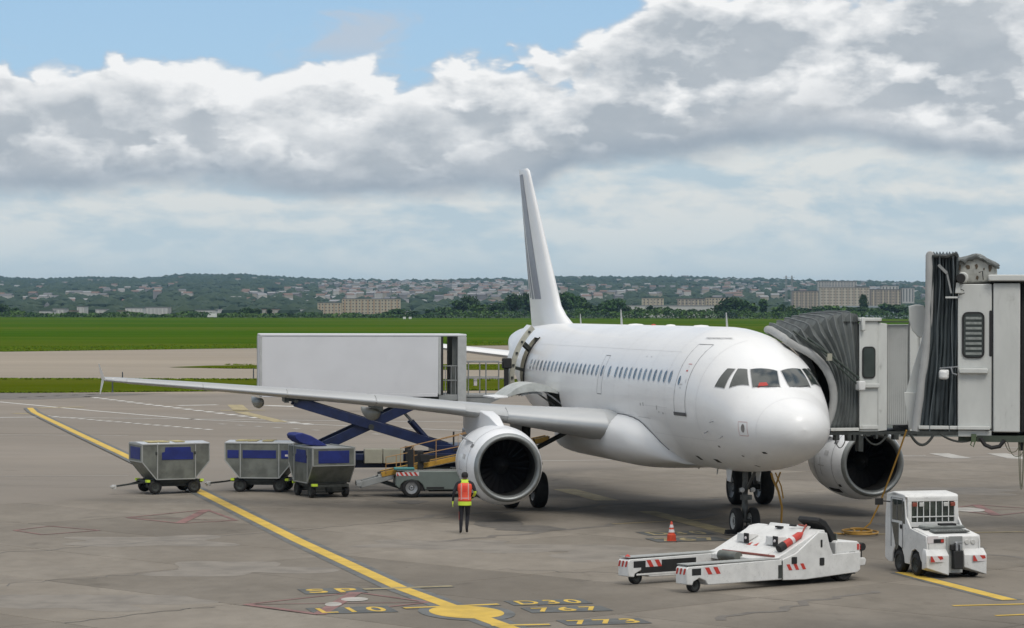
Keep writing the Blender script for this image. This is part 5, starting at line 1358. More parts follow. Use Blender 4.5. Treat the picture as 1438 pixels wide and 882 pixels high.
for k in range(46): m.box(xf + .22, xf + .25, -4.8 - k * .2 - .05, -4.8 - k * .2 + .05, 3.2, 5.9)
jbp(m, 'tunnel', bridgegrey)
m = MB().box(xf, xa, -4.7, -2.0, 2.86, 2.94).box(xf + .3, xa - .3, -14, -4.7, 2.8, 3.09); jbp(m, 'floor_frame', darksteel)
m = MB().box(xf - .02, xf + .08, -2.86, -2.02, 2.97, 3.06); jbp(m, 'white_sill', bridgewhite, bevel=.01)
m = MB()
random.seed(5)
for k in range(9):
    y_ = -2.1 - k * .30 - random.uniform(0, .15); w_ = random.uniform(.02, .09); m.box(xf - .05, xf + .2, y_ - w_, y_ + w_ * .6, 2.84 - random.uniform(.0, .16), 2.865)
m.box(xf - .1, xf + .2, -2.95, -2.82, 2.4, 2.85)
for ya, yb, dp, rr_ in ((-2.1, -2.5, .36, .014), (-3.0, -3.7, .28, .028), (-4.4, -5.1, .30, .04), (-5.3, -6.6, .22, .03)): m.tube([(xf, ya + (yb - ya) * q / 10, 2.86 - dp * (1 - (2 * q / 10 - 1) ** 2)) for q in range(11)], rr_, 6)
jbp(m, 'underfloor_gear', darksteel)
m = MB().box(xf + .4, xf + 1.6, -12.6, -12.1, .8, 2.8).box(xf + 1.2, xf + 2.6, -12.7, -12.0, .5, .9); jbp(m, 'support_column', framegrey, bevel=.03)
jw = []
for dxx in (.6, 2.9): 
    t_, r_ = wheel(jb, (dxx + xf - 5.0, -12.35 + 6, .5), .5, .4, (1, 0, 0))

# ================================================================ SECOND BRIDGE, NEARER, PARKED
D2 = 46.0; S2 = F_PX / D2
o2 = Vector(((1345 - 719) / S2, D2, 0))
b2 = thing('boarding_bridge', 'parked boarding bridge with dark upright bellows and louvred window at the right edge', 'boarding bridge', o2, -.17)
def Z2(py): return 6.353 - (py - 435 - 1.4) / S2
def X2(px): return (px - 1345) / S2
# bellows: pleats running top to bottom, leaning outwards at the foot
def edge2(t):                                      # outer (left) edge of the bumper from top t=0 to foot t=1
    pxs = pchip([(0, 1306), (.25, 1305.5), (.5, 1302), (.75, 1295), (1, 1287)])
    return Vector((X2(pxs(t)), 0, Z2(359) + (Z2(606) - Z2(359)) * t))
nt_ = 16
def leg2(s, t, out):
    e = edge2(t); return Vector((e.x + (0 - e.x) * s, -out, e.z + (Z2(606) - e.z) * 0))
rings = []
for k in range(17):
    s_ = .05 + .95 * k / 16; out = .10 if k % 2 else -.02
    near = [leg2(s_, 1 - q / nt_, out * (.55 + .9 * abs(noise.noise(Vector((k * .7, q * .35, 1))))) + .05 * noise.noise(Vector((k * .9, q * .5, 7)))) + Vector((.035 * noise.noise(Vector((k * .5, q * .30, 3))) * (1 if 0 < k < 16 else 0), 0, 0)) for q in range(nt_ + 1)]
    zt2 = near[-1].z + (.05 if k % 2 else 0)
    roof = [Vector((near[-1].x, .5 * q, zt2 + .04 * sin(pi * q / 6))) for q in range(1, 6)]
    far = [Vector((p.x, 3.0 + (.1 if k % 2 else 0), p.z)) for p in near[::-1]]
    rings.append(near + roof + far)
MB().grid(rings).build('bellows', bellow_d, b2, smooth=25, solid=.02)
pth = [edge2(1 - q / 16) for q in range(17)]; pth = [Vector((p.x, -.02, p.z)) for p in pth] + [Vector((pth[-1].x, .5 * q, pth[-1].z + .02)) for q in range(1, 6)] + [Vector((p.x, 3.02, p.z)) for p in [edge2(q / 16) for q in range(17)]]
MB().tube(pth, .072, 12).build('bumper_pad', pad, b2, smooth=50)
# light fabric strips and ribs on the bellows
m = MB()
for k in (5, 13):
    s_ = .05 + .95 * k / 16; m.tube([leg2(s_, q / 12, .115) + Vector((.02 * sin(q), 0, 0)) for q in range(13)], .010, 5)
m.build('bellows_rib', M('rib grey', (.085, .10, .105), .6), b2)
MB().bar((X2(1318), -.14, Z2(372)), (X2(1330), -.14, Z2(384)), .07, .05).bar((X2(1330), -.14, Z2(384)), (X2(1336), -.14, Z2(412)), .03).build('canopy_arm', framegrey, b2)
MB().tube([(X2(1310), -.05, Z2(360)), (X2(1330), -.1, Z2(361)), (X2(1341), -.1, Z2(357)), (X2(1345), -.1, Z2(362))], .03, 6).tube([(X2(1336), -.1, Z2(362)), (X2(1342), -.1, Z2(354)), (X2(1346), -.1, Z2(361))], .012, 5).build('top_cable', darksteel, b2)
# faded hood above the cabin
peel = M('peeling hood cloth', (.42, .42, .38), .7, col2=None, var=.35, scale=5, dirt=.8)
MB().prism([(X2(1346), Z2(398)), (X2(1346), Z2(366)), (X2(1371), Z2(361)), (X2(1399), Z2(374)), (X2(1400), Z2(396))], 'y', .12, 2.9).build('hood', peel, b2, bevel=.03)
g = []
for i in range(13):
    t = i / 12; xx = X2(1338) + (X2(1402) - X2(1338)) * t; zt = pchip([(0, 360), (.15, 362), (.52, 356.5), (.8, 365), (1, 371)])(t); row = []
    for q in range(9):
        w_ = q / 8; row.append((xx + .03 * noise.noise(Vector((i * .8, q, 2))), .10 - .06 * sin(w_ * pi) - .03 * noise.noise(Vector((i * .9, q * .7, 5))), Z2(zt + (4 + 6 * abs(noise.noise(Vector((i * .55, 4, 1)))) + 3 * (i % 2)) * w_)))
    row = [(xx, 2.9, Z2(zt))] + row; g.append(row)
MB().grid(g).build('hood_cap', M('folded hood cloth', (.20, .215, .21), .8, var=.5, scale=4, dirt=.5), b2, smooth=40, solid=.02)
random.seed(21)
for (px, py, w_, h_) in ((1359, 375, 7, 6), (1371, 374, 5, 9), (1389, 376, 5, 10), (1372, 390, 4, 7), (1348, 376, 3, 8), (1381, 378, 2, 4)):
    n_ = 9; pts = []; m = MB()
    for k in range(n_):
        t = 2 * pi * k / n_; r_ = 1 + random.uniform(-.35, .3); pts.append((X2(px + w_ / 2 * r_ * cos(t)), .112, Z2(py + h_ / 2 * r_ * sin(t))))
    m.face(pts)
    m.build('torn_patch', M('torn brown patch', (.10, .075, .05), .8), b2, normals=False)
MB().tube([(X2(1374), .05, Z2(383)), (X2(1379), .05, Z2(381)), (X2(1380), .05, Z2(393))], .01, 5).build('loop_cable', dark, b2)
# cabin panels
MB().box(0, X2(1392), -.10, 0.02, Z2(602), Z2(399)).build('cabin_panel', bridgewhite, b2, bevel=.015)
MB().box(0, X2(1390), -.16, -.101, Z2(603), Z2(598)).build('lower_band', bridgewhite, b2, bevel=.01)
MB().box(X2(1347), X2(1387), -.20, -.101, Z2(524), Z2(517)).build('window_ledge', bridgewhite, b2, bevel=.015)
MB().box(X2(1346), X2(1392), -.08, 0, Z2(613), Z2(604)).build('foot_panel', bridgewhite, b2, bevel=.01)
MB().prism(rrect(X2(1351), X2(1382), Z2(503), Z2(438), .10), 'y', -.125, -.101).build('window_frame', dark, b2)
pn = MB().prism(rrect(X2(1353.5), X2(1379.5), Z2(500.5), Z2(440.5), .08), 'y', -.129, -.1255).build('window_pane', M('louvre glass', (.05, .06, .055), .25, var=.4), b2)
for k in range(8):
    zc_ = Z2(446 + k * 7.1); MB().box(X2(1356), X2(1378), -.136, -.130, zc_ - .030, zc_ + .012).build('window_louvre', M('pale louvre', (.26, .28, .26), .5, var=.35, scale=14), pn)
MB().prism(rrect(X2(1388.5), X2(1392.5), Z2(500), Z2(436), .02), 'y', -.108, -.1015).build('side_slit', dark, b2)
MB().box(X2(1394), X2(1431), -.14, 0.0, Z2(606), Z2(398)).build('side_panel', bridgewhite, b2, bevel=.02)
MB().box(X2(1387), 9.0, -.24, 3.2, Z2(395), Z2(386)).build('cabin_roof', bridgewhite, b2, bevel=.02)
MB().box(X2(1391), 9.0, -.05, 3.0, Z2(398), Z2(395.3)).build('roof_gap', dark, b2)
MB().box(.02, X2(1431), .03, 3.0, Z2(606), Z2(400)).build('cabin_body', bridgegrey, b2)
MB().box(X2(1433), 9.0, .06, 2.9, Z2(606), Z2(399)).build('tunnel', dark, b2)
m = MB()
for k in range(28): m.box(X2(1442) + k * .26, X2(1442) + k * .26 + .14, -.02, .06, Z2(604), Z2(400))
m.build('tunnel_rib', bridgegrey, b2)
MB().box(X2(1346) - .0, 9, .1, 2.8, Z2(620), Z2(613.5)).box(X2(1372), X2(1440), -.1, .3, Z2(620), Z2(611)).build('floor_frame', M('dark green underframe', (.05, .065, .045), .6, var=.4), b2)
MB().box(X2(1291), X2(1345), -.12, -.02, Z2(603), Z2(598)).build('foot_rail', bridgewhite, b2, bevel=.01)
MB().box(X2(1291), X2(1345), 0, 2.9, Z2(605), Z2(603)).build('canopy_floor', darksteel, b2)
MB().tube([(X2(1376), -.1, Z2(614)), (X2(1383), -.1, Z2(624)), (X2(1392), -.1, Z2(628)), (X2(1403), -.1, Z2(626)), (X2(1410), -.1, Z2(617))], .035, 8).build('hose', dark, b2, smooth=40)
MB().box(X2(1364), X2(1371), -.12, .1, Z2(620), Z2(609)).tube([(X2(1365), -.12, Z2(618)), (X2(1363), -.12, Z2(624)), (X2(1367), -.12, Z2(627)), (X2(1369), -.12, Z2(620))], .012, 5).build('connector', M('green connector', (.07, .10, .05), .6), b2)
m = MB()
for a_, b_2, d_ in ((1429, 1437, 686), (1431, 1436, 682), (1410, 1432, 634), (1414, 1440, 640)):
    z_0 = Z2(620); m.tube([(X2(a_) + (X2(b_2) - X2(a_)) * k / 12, -.05, z_0 + (Z2(d_) - z_0) * (1 - abs(2 * k / 12 - 1) ** 2.6)) for k in range(13)], .008, 5)
m.build('hanging_cable', M('old cable', (.13, .13, .09), .7), b2)
MB().box(X2(1430), X2(1450), .0, .4, Z2(632), Z2(618)).build('cable_box', dark, b2)
# lamps on the cabin
MB().lathe([(-.02, .075), (.05, .085), (.10, .07)], (X2(1349), -.14, Z2(391)), (0, -1, 0), 20).build('camera_dome', dark, b2, smooth=40)
MB().lathe([(-.06, .09), (.0, .10), (.04, .085)], (X2(1352), -.06, Z2(390)), (0, -1, 0), 20).prism([(X2(1343), Z2(397)), (X2(1347), Z2(397)), (X2(1350), Z2(412)), (X2(1341), Z2(412))], 'y', -.16, -.06).build('camera_housing', bridgewhite, b2, bevel=.01)
MB().box(X2(1328), X2(1345), -.17, -.13, Z2(419), Z2(416.5)).build('lamp_bar', bridgewhite, b2)
MB().tube([(X2(1345), -.14, Z2(405)), (X2(1353), -.16, Z2(408)), (X2(1354), -.16, Z2(412)), (X2(1347), -.14, Z2(414))], .008, 5).build('loop_cable', dark, b2)
MB().lathe([(-.08, .05), (-.06, .085), (.06, .085), (.08, .05)], (X2(1326), -.24, Z2(526)), (0, 0, 1), 16).box(X2(1320), X2(1333), -.30, -.18, Z2(528), Z2(519)).build('flood_lamp', gse_white, b2, bevel=.02)
MB().tube([(X2(1320), -.2, Z2(517)), (X2(1345), -.14, Z2(515))], .012, 6).tube([(X2(1336), -.2, Z2(516)), (X2(1338), -.2, Z2(524)), (X2(1344), -.2, Z2(526))], .014, 6).build('lamp_arm', steel, b2)
# outward leaning white flap and rounded box on the canopy's far side
MB().prism([(X2(1276), Z2(430)), (X2(1286), Z2(427.5)), (X2(1297), Z2(429)), (X2(1301), Z2(436)), (X2(1301), Z2(474)), (X2(1290), Z2(475)), (X2(1281), Z2(465)), (X2(1277), Z2(452))], 'y', .4, .95).build('rounded_cover', bridgewhite, b2, bevel=.02)
MB().prism([(X2(1297), Z2(468)), (X2(1303), Z2(468)), (X2(1296), Z2(553)), (X2(1272), Z2(553))], 'y', .3, .36).build('side_flap', bridgewhite, b2, bevel=.01)
MB().prism([(X2(1270), Z2(552)), (X2(1294), Z2(552)), (X2(1288), Z2(604)), (X2(1277), Z2(604))], 'y', .22, .30).build('side_flap', bridgewhite, b2, bevel=.01)
m = MB().box(5.6, 6.2, 1.2, 1.8, .9, Z2(620)).box(4.7, 7.1, 1.1, 1.9, .45, .9); m.build('support_column', framegrey, b2, bevel=.03)
for dxx in (4.9, 6.9): wheel(b2, (dxx, 1.5, .5), .5, .4, (0, 1, 0))

# ================================================================ RAMP WORKER
def person(label, loc, rz, joints, edges, vest=True):
    t = thing('person', label, 'person', loc, rz)
    me = bpy.data.meshes.new('skeleton'); names_ = list(joints); idx = {n: i for i, n in enumerate(names_)}
    me.from_pydata([joints[n][0] for n in names_], [(idx[a], idx[b]) for a, b in edges], [])
    o = bpy.data.objects.new('skeleton', me); COL.objects.link(o)
    sk = o.modifiers.new('skin', 'SKIN'); ss = o.modifiers.new('sub', 'SUBSURF'); ss.levels = 2; ss.render_levels = 2
    for n in names_:
        v = me.skin_vertices[0].data[idx[n]]; r = joints[n][1]; v.radius = r if isinstance(r, tuple) else (r, r)
        v.use_root = (n == 'pelvis')
    dg = bpy.context.evaluated_depsgraph_get(); dg.update()
    nm = bpy.data.meshes.new_from_object(o.evaluated_get(dg)); COL.objects.unlink(o); bpy.data.objects.remove(o)
    return t, nm
J = {'pelvis': ((0, 0, .92), (.165, .12)), 'waist': ((0, 0, 1.06), (.150, .11)), 'chest': ((0, .01, 1.30), (.185, .125)), 'shoulders': ((0, 0, 1.46), (.15, .10)),
     'neck': ((0, .01, 1.53), .058), 'chin': ((0, .03, 1.585), .072), 'head': ((0, .02, 1.665), (.082, .098)), 'crown': ((0, .01, 1.72), .06),
     'nose': ((0, .115, 1.64), .018),
     'hipL': ((-.09, 0, .86), .095), 'kneeL': ((-.10, .03, .48), .062), 'calfL': ((-.105, .0, .30), .056), 'ankleL': ((-.11, -.02, .09), .042), 'toeL': ((-.12, .13, .04), .038),
     'hipR': ((.09, 0, .86), .095), 'kneeR': ((.085, .16, .50), .062), 'calfR': ((.07, .10, .31), .056), 'ankleR': ((.06, .06, .14), .042), 'toeR': ((.075, .19, .045), .038),
     'shL': ((-.21, 0, 1.43), .065), 'elL': ((-.31, -.05, 1.17), .048), 'wrL': ((-.33, .04, .95), .034), 'palmL': ((-.335, .05, .88), (.036, .022)),
     'shR': ((.21, 0, 1.43), .065), 'elR': ((.30, -.03, 1.18), .048), 'wrR': ((.24, .14, 1.04), .034), 'palmR': ((.21, .20, 1.01), (.036, .022))}
Eg = [('pelvis', 'waist'), ('waist', 'chest'), ('chest', 'shoulders'), ('shoulders', 'neck'), ('neck', 'chin'), ('chin', 'head'), ('head', 'crown'), ('head', 'nose'),
      ('pelvis', 'hipL'), ('hipL', 'kneeL'), ('kneeL', 'calfL'), ('calfL', 'ankleL'), ('ankleL', 'toeL'), ('pelvis', 'hipR'), ('hipR', 'kneeR'), ('kneeR', 'calfR'), ('calfR', 'ankleR'), ('ankleR', 'toeR'),
      ('shoulders', 'shL'), ('shL', 'elL'), ('elL', 'wrL'), ('wrL', 'palmL'), ('shoulders', 'shR'), ('shR', 'elR'), ('elR', 'wrR'), ('wrR', 'palmR')]
for s_, base, d_ in (('L', Vector((-.338, .055, .84)), Vector((0, .12, -1))), ('R', Vector((.195, .225, .99)), Vector((-.55, .75, -.35)))):
    d_.normalize(); sd_ = Vector((0, 1, 0)) if s_ == 'L' else Vector((.6, .3, -.5)).normalized()
    for k, (off_, ln) in enumerate(((-.030, .070), (-.010, .082), (.010, .078), (.030, .060))):
        a_ = base + sd_ * off_; b_v = a_ + d_ * ln * .55 ; c_v = b_v + (d_ + Vector((.35 if s_ == 'L' else 0, -.2, 0))).normalized() * ln * .45
        J[f'f{s_}{k}a'] = (tuple(a_), .0095); J[f'f{s_}{k}b'] = (tuple(b_v), .0088); J[f'f{s_}{k}c'] = (tuple(c_v), .0075)
        Eg += [('palm' + s_, f'f{s_}{k}a'), (f'f{s_}{k}a', f'f{s_}{k}b'), (f'f{s_}{k}b', f'f{s_}{k}c')]
    th_ = Vector(J['palm' + s_][0]) + sd_ * .035 + d_ * .02; t2 = th_ + (sd_ + d_).normalized() * .035
    J[f't{s_}a'] = (tuple(th_), .011); J[f't{s_}b'] = (tuple(t2), .009); Eg += [('palm' + s_, f't{s_}a'), (f't{s_}a', f't{s_}b')]
Pw = G(652.5, 750)
wk, body = person('ramp worker seen from behind in an orange vest and dark trousers beside the engine', Pw, .05, J, Eg)
for mt in (cloth_d, skin, lime, M('black boot leather', (.012, .012, .012), .5), red): body.materials.append(mt)
for p in body.polygons:
    c = p.center; p.use_smooth = True
    k = 0
    if c.z > 1.56: k = 1
    elif c.z < .10: k = 3
    elif abs(c.x) > .195 and c.y > .16 and c.z > .9: k = 2
    elif c.x < -.20 and .74 < c.z < .93: k = 2
    elif c.x < -.22 and .93 <= c.z < 1.0: k = 0
    elif c.x > .2 and 1.05 < c.z < 1.22: k = 2
    elif c.x < -.2 and 1.05 < c.z < 1.15 : k = 2 if c.x > -.262 else 0
    p.material_index = k
bo = bpy.data.objects.new('body', body); COL.objects.link(bo); bo.parent = wk
def torso(z0, z1, g, n=28, k=6, prof=None):
    ax = pchip([(.80, .178), (.92, .172), (1.06, .160), (1.2, .178), (1.33, .200), (1.42, .195), (1.48, .13), (1.54, .078)]); ay = pchip([(.80, .14), (.95, .135), (1.08, .125), (1.3, .142), (1.42, .125), (1.48, .095), (1.54, .075)])
    return [[((ax(z) + g) * cos(t), .005 + (ay(z) + g) * sin(t), z) for t in (2 * pi * q / n for q in range(n))] for z in (z0 + (z1 - z0) * i / k for i in range(k + 1))]
MB().loft(torso(.93, 1.47, .014, k=10), cap0=False, cap1=False).build('vest', hivis, wk, smooth=60, solid=.008)
MB().loft(torso(.81, .945, .012), cap0=False, cap1=False).build('jacket_hem', lime, wk, smooth=60, solid=.008)
MB().loft(torso(1.455, 1.545, .016), cap0=False, cap1=False).build('collar', lime, wk, smooth=60, solid=.01)
def back_strip(x0, x1, z0, z1, name, mat, off=.024):
    m = MB(); g = []
    ax = pchip([(.80, .178), (.92, .172), (1.06, .160), (1.2, .178), (1.33, .200), (1.42, .195), (1.48, .13)]); ay = pchip([(.80, .14), (.95, .135), (1.08, .125), (1.3, .142), (1.42, .125), (1.48, .095)])
    for i in range(9):
        z = z0 + (z1 - z0) * i / 8; r = []
        for j in range(5):
            x = x0 + (x1 - x0) * j / 4; a, b = ax(z) + off, ay(z) + off
            r.append((x, .005 - b * sqrt(max(0, 1 - (x / a) ** 2)), z))
        g.append(r)
    m.grid(g); m.build(name, mat, wk, normals=False)
back_strip(-.115, -.085, .98, 1.44, 'reflective_strip', vest_tape); back_strip(.085, .115, .98, 1.44, 'reflective_strip', vest_tape); back_strip(-.165, .165, 1.01, 1.04, 'reflective_strip', vest_tape, .0245)
back_strip(-.05, .05, 1.20, 1.38, 'back_print', M('red back print', (.70, .05, .03), .6), .023)
MB().loft([[((.092 + .004) * f_ * cos(t), .012 + (.108) * f_ * sin(t), z) for t in (2 * pi * q / 20 for q in range(20))] for z, f_ in ((1.60, .93), (1.64, 1.0), (1.69, .98), (1.73, .80), (1.755, .45), (1.76, .1))]).build('hair', M('black hair', (.012, .010, .010), .8), wk, smooth=60)
MB().prism([(-.02, .40), (.02, .40), (.02, .64), (-.01, .64)], 'x', -.165, -.158).build('red_trouser_stripe', red, wk)

# ================================================================ VERGE FURNITURE
post_m = M('dark marker post', (.05, .06, .07), .6)
for px, py, h_, lb in ((158, 551, .9, 'dark marker post on the verge under the wing tip, left'), (356, 531, .9, 'small marker post beyond the verge left of the catering box'), (172, 532, .6, 'short dark marker standing at the far side of the verge')):
    p = G(px, py); o = MB().lathe([(0, .10), (.1, .06), (h_, .05), (h_ + .05, .02)], (0, 0, 0), (0, 0, 1), 8).build('marker_post', post_m, None, loc=(p.x, p.y, -.01)); tag(o, lb, 'marker post')
# grass tufts along the edges of the strips (uncountable)
random.seed(3); m = MB()
def tuft(x, y, z, h):
    for k in range(4):
        a_ = random.uniform(0, 6.28); d_ = Vector((cos(a_), sin(a_), 0)) * .12; c_ = Vector((x + random.uniform(-.3, .3), y + random.uniform(-.3, .3), z)); l_ = Vector((random.uniform(-.15, .15), random.uniform(-.1, .1), h * random.uniform(.5, 1)))
        m.face([c_ - d_, c_ + d_, c_ + l_])
for k in range(5200):
    t = random.random(); x = -62 + 95 * t; y0_ = pchip([(-62, 199.2), (-37, 200.3), (-20, 206.2), (10, 210.2), (40, 211)])(x)
    r = random.random()
    if r < .55: tuft(x, y0_ + random.random() ** 2 * 2, -.01, .10)
    elif r < .8: tuft(x, 240.3 - random.random() ** 2 * 3, -.01, .12)
    else: tuft(random.uniform(-33, 20), random.choice((285 + random.random() * 3, 305 - random.random() * 5)), -.01, .10)
for k in range(2500):
    x = random.uniform(-95, 60); tuft(x, 472 + 1.06 * x + 1.5 + random.random() ** 1.5 * 60, -.012, .16)
tag(m.build('grass_tufts', M('grass blades', (.12, .17, .012), .9, spec=0), None, normals=False), 'rough grass fringe along the edges of the mown strips', 'grass', kind='stuff')

# ================================================================ FAR LAND
RIDGE = pchip([(-900, 399), (-100, 397), (0, 398.5), (60, 400), (130, 398), (200, 399), (262, 394), (335, 394), (400, 398), (440, 400), (500, 401), (600, 401), (700, 399.5), (740, 400), (800, 397), (900, 397.5), (960, 398), (1020, 399), (1100, 401), (1200, 403), (1300, 404), (1438, 403), (1600, 400), (2400, 398)])
def hill(px, Y):
    zr = 6.35 + (436 + (px - 719) * .0022 - RIDGE(px)) / F_PX * 11000
    t = max(0, min(1, (Y - 3000) / 8000)); s_ = t * t * (3 - 2 * t) * .45 + t * .55
    if Y > 11000: s_ = max(.2, 1 - (Y - 11000) / 4000)
    return zr * s_ + (6 * noise.noise(Vector((px * .02, Y * .0015, 0))) * min(1, t * 4)) - 3 * (1 - min(1, t * 8)) - .5
def hx(px, Y): return (px - 719) / F_PX * Y
m = MB(); g = []
pxs = [-700 + 20 * k for k in range(143)]
for i in range(60):
    Y = 2300 + 11000 * (i / 59) ** 1.2
    g.append([(hx(p, Y), Y, hill(p, Y)) for p in pxs])
m.grid(g)
hillm = ground_mat('wooded hillside', (.020, .040, .018), (.038, .062, .026), .010, .95, bump=0, c3=(.06, .085, .035))
struct(m.build('hillside', hillm, None, smooth=180), 'long low hillside of woods and suburbs beyond the airfield')

# crowns: small leaf faces through an uneven volume
leaf1 = M('dark broadleaf foliage', (.026, .075, .008), .8, rnd=.35, var=.45, scale=.35)
leaf2 = M('mid green foliage', (.052, .115, .010), .8, rnd=.35, var=.45, scale=.35)
bark = M('bark', (.06, .05, .04), .9)
def crown_mb(seed, W_, H_, lobes, nleaf, leaf=1.0, z0=.18):
    random.seed(seed); m = MB(); L = []
    for k in range(lobes):
        a_ = random.uniform(0, 6.28); r_ = random.uniform(.1, .55)
        L.append((Vector((cos(a_) * r_ * W_ / 2, sin(a_) * r_ * W_ / 2, H_ * random.uniform(z0 + .22, .82))), W_ * random.uniform(.17, .33), H_ * random.uniform(.12, .24)))
    for k in range(nleaf):
        c, rr_, rh = random.choice(L)
        d_ = Vector((random.gauss(0, 1), random.gauss(0, 1), random.gauss(0, 1))).normalized() * random.uniform(.55, 1.08)
        p = c + Vector((d_.x * rr_, d_.y * rr_, d_.z * rh)); p.z = max(p.z, .3)
        q = Matrix.Rotation(random.uniform(0, 6.28), 3, Vector((random.gauss(0, 1), random.gauss(0, 1), random.gauss(0, 1))).normalized()); s_ = leaf * random.uniform(.5, 1.2)
        m.face([p + q @ Vector(v) * s_ for v in ((-.6, -.4, 0), (.5, -.5, .1), (.65, .4, 0), (-.3, .6, .15))])
    return m
TP = []
for i, (W_, H_, lb, nl, mt) in enumerate(((13, 12, 9, 620, leaf1), (10, 10, 7, 480, leaf2), (16, 13, 12, 760, leaf1), (6, 13, 6, 380, leaf1), (14, 8, 8, 480, leaf2), (9, 7, 6, 360, leaf1))):
    root = thing('tree', '-', 'tree', (0, -1000, 0)); 
    cr = crown_mb(100 + i, W_, H_, lb, nl, 1.15).build('crown', mt, root, normals=False)
    tk = MB().tube([(0, 0, -.5), (.1, .1, H_ * .3), (-.1, .2, H_ * .6)], .32, 6, r1=.12)
    for a_ in range(4): tk.tube([(0, .1, H_ * .32), (cos(a_ * 1.6) * W_ * .22, sin(a_ * 1.6) * W_ * .22, H_ * .6)], .13, 5, r1=.05)
    tk.build('trunk', bark, root); TP.append((root, W_, H_))
TL = {0: 'dark rounded broadleaf tree at the far edge of the grass field', 1: 'mid green smaller tree at the far edge of the grass field', 2: 'wide dark spreading tree at the far edge of the grass field', 3: 'tall narrow dark tree at the far edge of the grass field', 4: 'low wide light green tree at the far edge of the grass field', 5: 'small dark bushy tree at the far edge of the grass field'}
spots = []
random.seed(77)
for px, top, ki, wpx in ((3, 427, 2, 24), (18, 431, 0, 18), (27, 437, 5, 14), (259, 437, 5, 14), (343, 431, 0, 14), (352, 431, 0, 16), (361, 432, 0, 13), (377, 433, 3, 12), (102, 438, 5, 16), (128, 437, 3, 9),
                         (545, 436, 0, 26), (562, 433, 2, 30), (578, 436, 0, 22), (601, 433, 3, 10), (620, 432, 1, 24), (634, 431, 1, 26), (648, 424, 0, 28), (661, 419, 2, 26), (672, 430, 1, 26), (686, 431, 4, 30), (700, 428, 2, 30), (712, 423, 0, 26), (726, 417, 2, 32), (737, 414, 0, 26), (744, 420, 0, 22),
                         (788, 416, 0, 28), (800, 415, 2, 34), (812, 419, 0, 28), (822, 427, 1, 20), (835, 432, 5, 20), (852, 424, 0, 26), (866, 423, 2, 28), (880, 432, 1, 22), (896, 434, 4, 22), (912, 430, 3, 12), (922, 433, 1, 18), (937, 432, 3, 12), (955, 436, 4, 24), (971, 435, 0, 22), (990, 436, 4, 24),
                         (1008, 430, 1, 20), (1025, 421, 2, 34), (1040, 424, 0, 26), (1054, 428, 1, 24), (1073, 422, 3, 17), (1090, 433, 1, 22), (1098, 428, 3, 10), (1112, 432, 4, 20), (1130, 434, 0, 26), (1150, 432, 2, 30), (1170, 431, 1, 30), (1190, 433, 4, 30), (1212, 416, 0, 14), (1210, 433, 2, 30), (1232, 434, 1, 28), (1247, 428, 0, 26), (1262, 430, 2, 34), (1282, 433, 0, 30), (1300, 431, 1, 28), (1325, 430, 2, 30), (1350, 428, 0, 30), (1380, 430, 1, 30), (1410, 427, 2, 34), (1440, 429, 0, 30)):
    Y = random.uniform(1975, 2050); base_y = 435 + (px - 719) * .0022 + 6.35 * F_PX / Y
    spots.append((px, Y, (base_y - top) / F_PX * Y, ki, wpx / F_PX * Y))
placed = set()
allt = []
for px, Y, h_, ki, w_ in spots:
    root, W_, H_ = TP[ki]
    o = root if ki not in placed else copy_tree(root); placed.add(ki)
    tl_ = 1.18 if px > 640 else 1.0; o.location = (hx(px, Y), Y, 0); o.rotation_euler = (0, 0, random.uniform(0, 6.28)); o.scale = (w_ / W_ * 1.15, w_ / W_ * 1.15, h_ / H_ * tl_); o['group'] = 'trees along the far edge of the field'; allt.append((px, o, ki))
# labels: where a tree can be singled out by what stands next to it, say so
seen = {}
def wh(px): return 'far left, before the long hill' if px < 30 else 'left, before the white sheds' if px < 300 else 'in the dark clump left of the catering box' if px < 370 else 'just right of the dark clump' if px < 400 else 'right of the cream apartment block' if px < 610 else 'in the wood left of the tail fin' if px < 750 else 'just right of the tail fin' if px < 830 else 'behind the fuselage roof' if px < 1000 else 'behind the nose aerial' if px < 1060 else 'in front of the two masts' if px < 1120 else 'above the pleated canopy' if px < 1204 else 'between the canopy and the nearer bridge' if px < 1302 else 'behind the nearer bridge'
for px, o, ki in sorted(allt, key=lambda q: q[0]):
    base = TL[ki]; where = wh(px)
    key = (ki, where); seen[key] = seen.get(key, 0) + 1; tot = sum(1 for p2, o2_, k2 in allt if k2 == ki and wh(p2) == where)
    nth = '' if tot == 1 else ', ' + ['leftmost', 'second from left', 'third from left', 'fourth from left', 'fifth from left'][min(seen[key] - 1, 4)]
    o['label'] = base.replace(' at the far edge of the grass field', '').replace(' broadleaf', '') + ', ' + where + nth
for ki in range(6):
    if ki not in placed:
        for c in list(TP[ki][0].children): bpy.data.objects.remove(c)
        bpy.data.objects.remove(TP[ki][0])

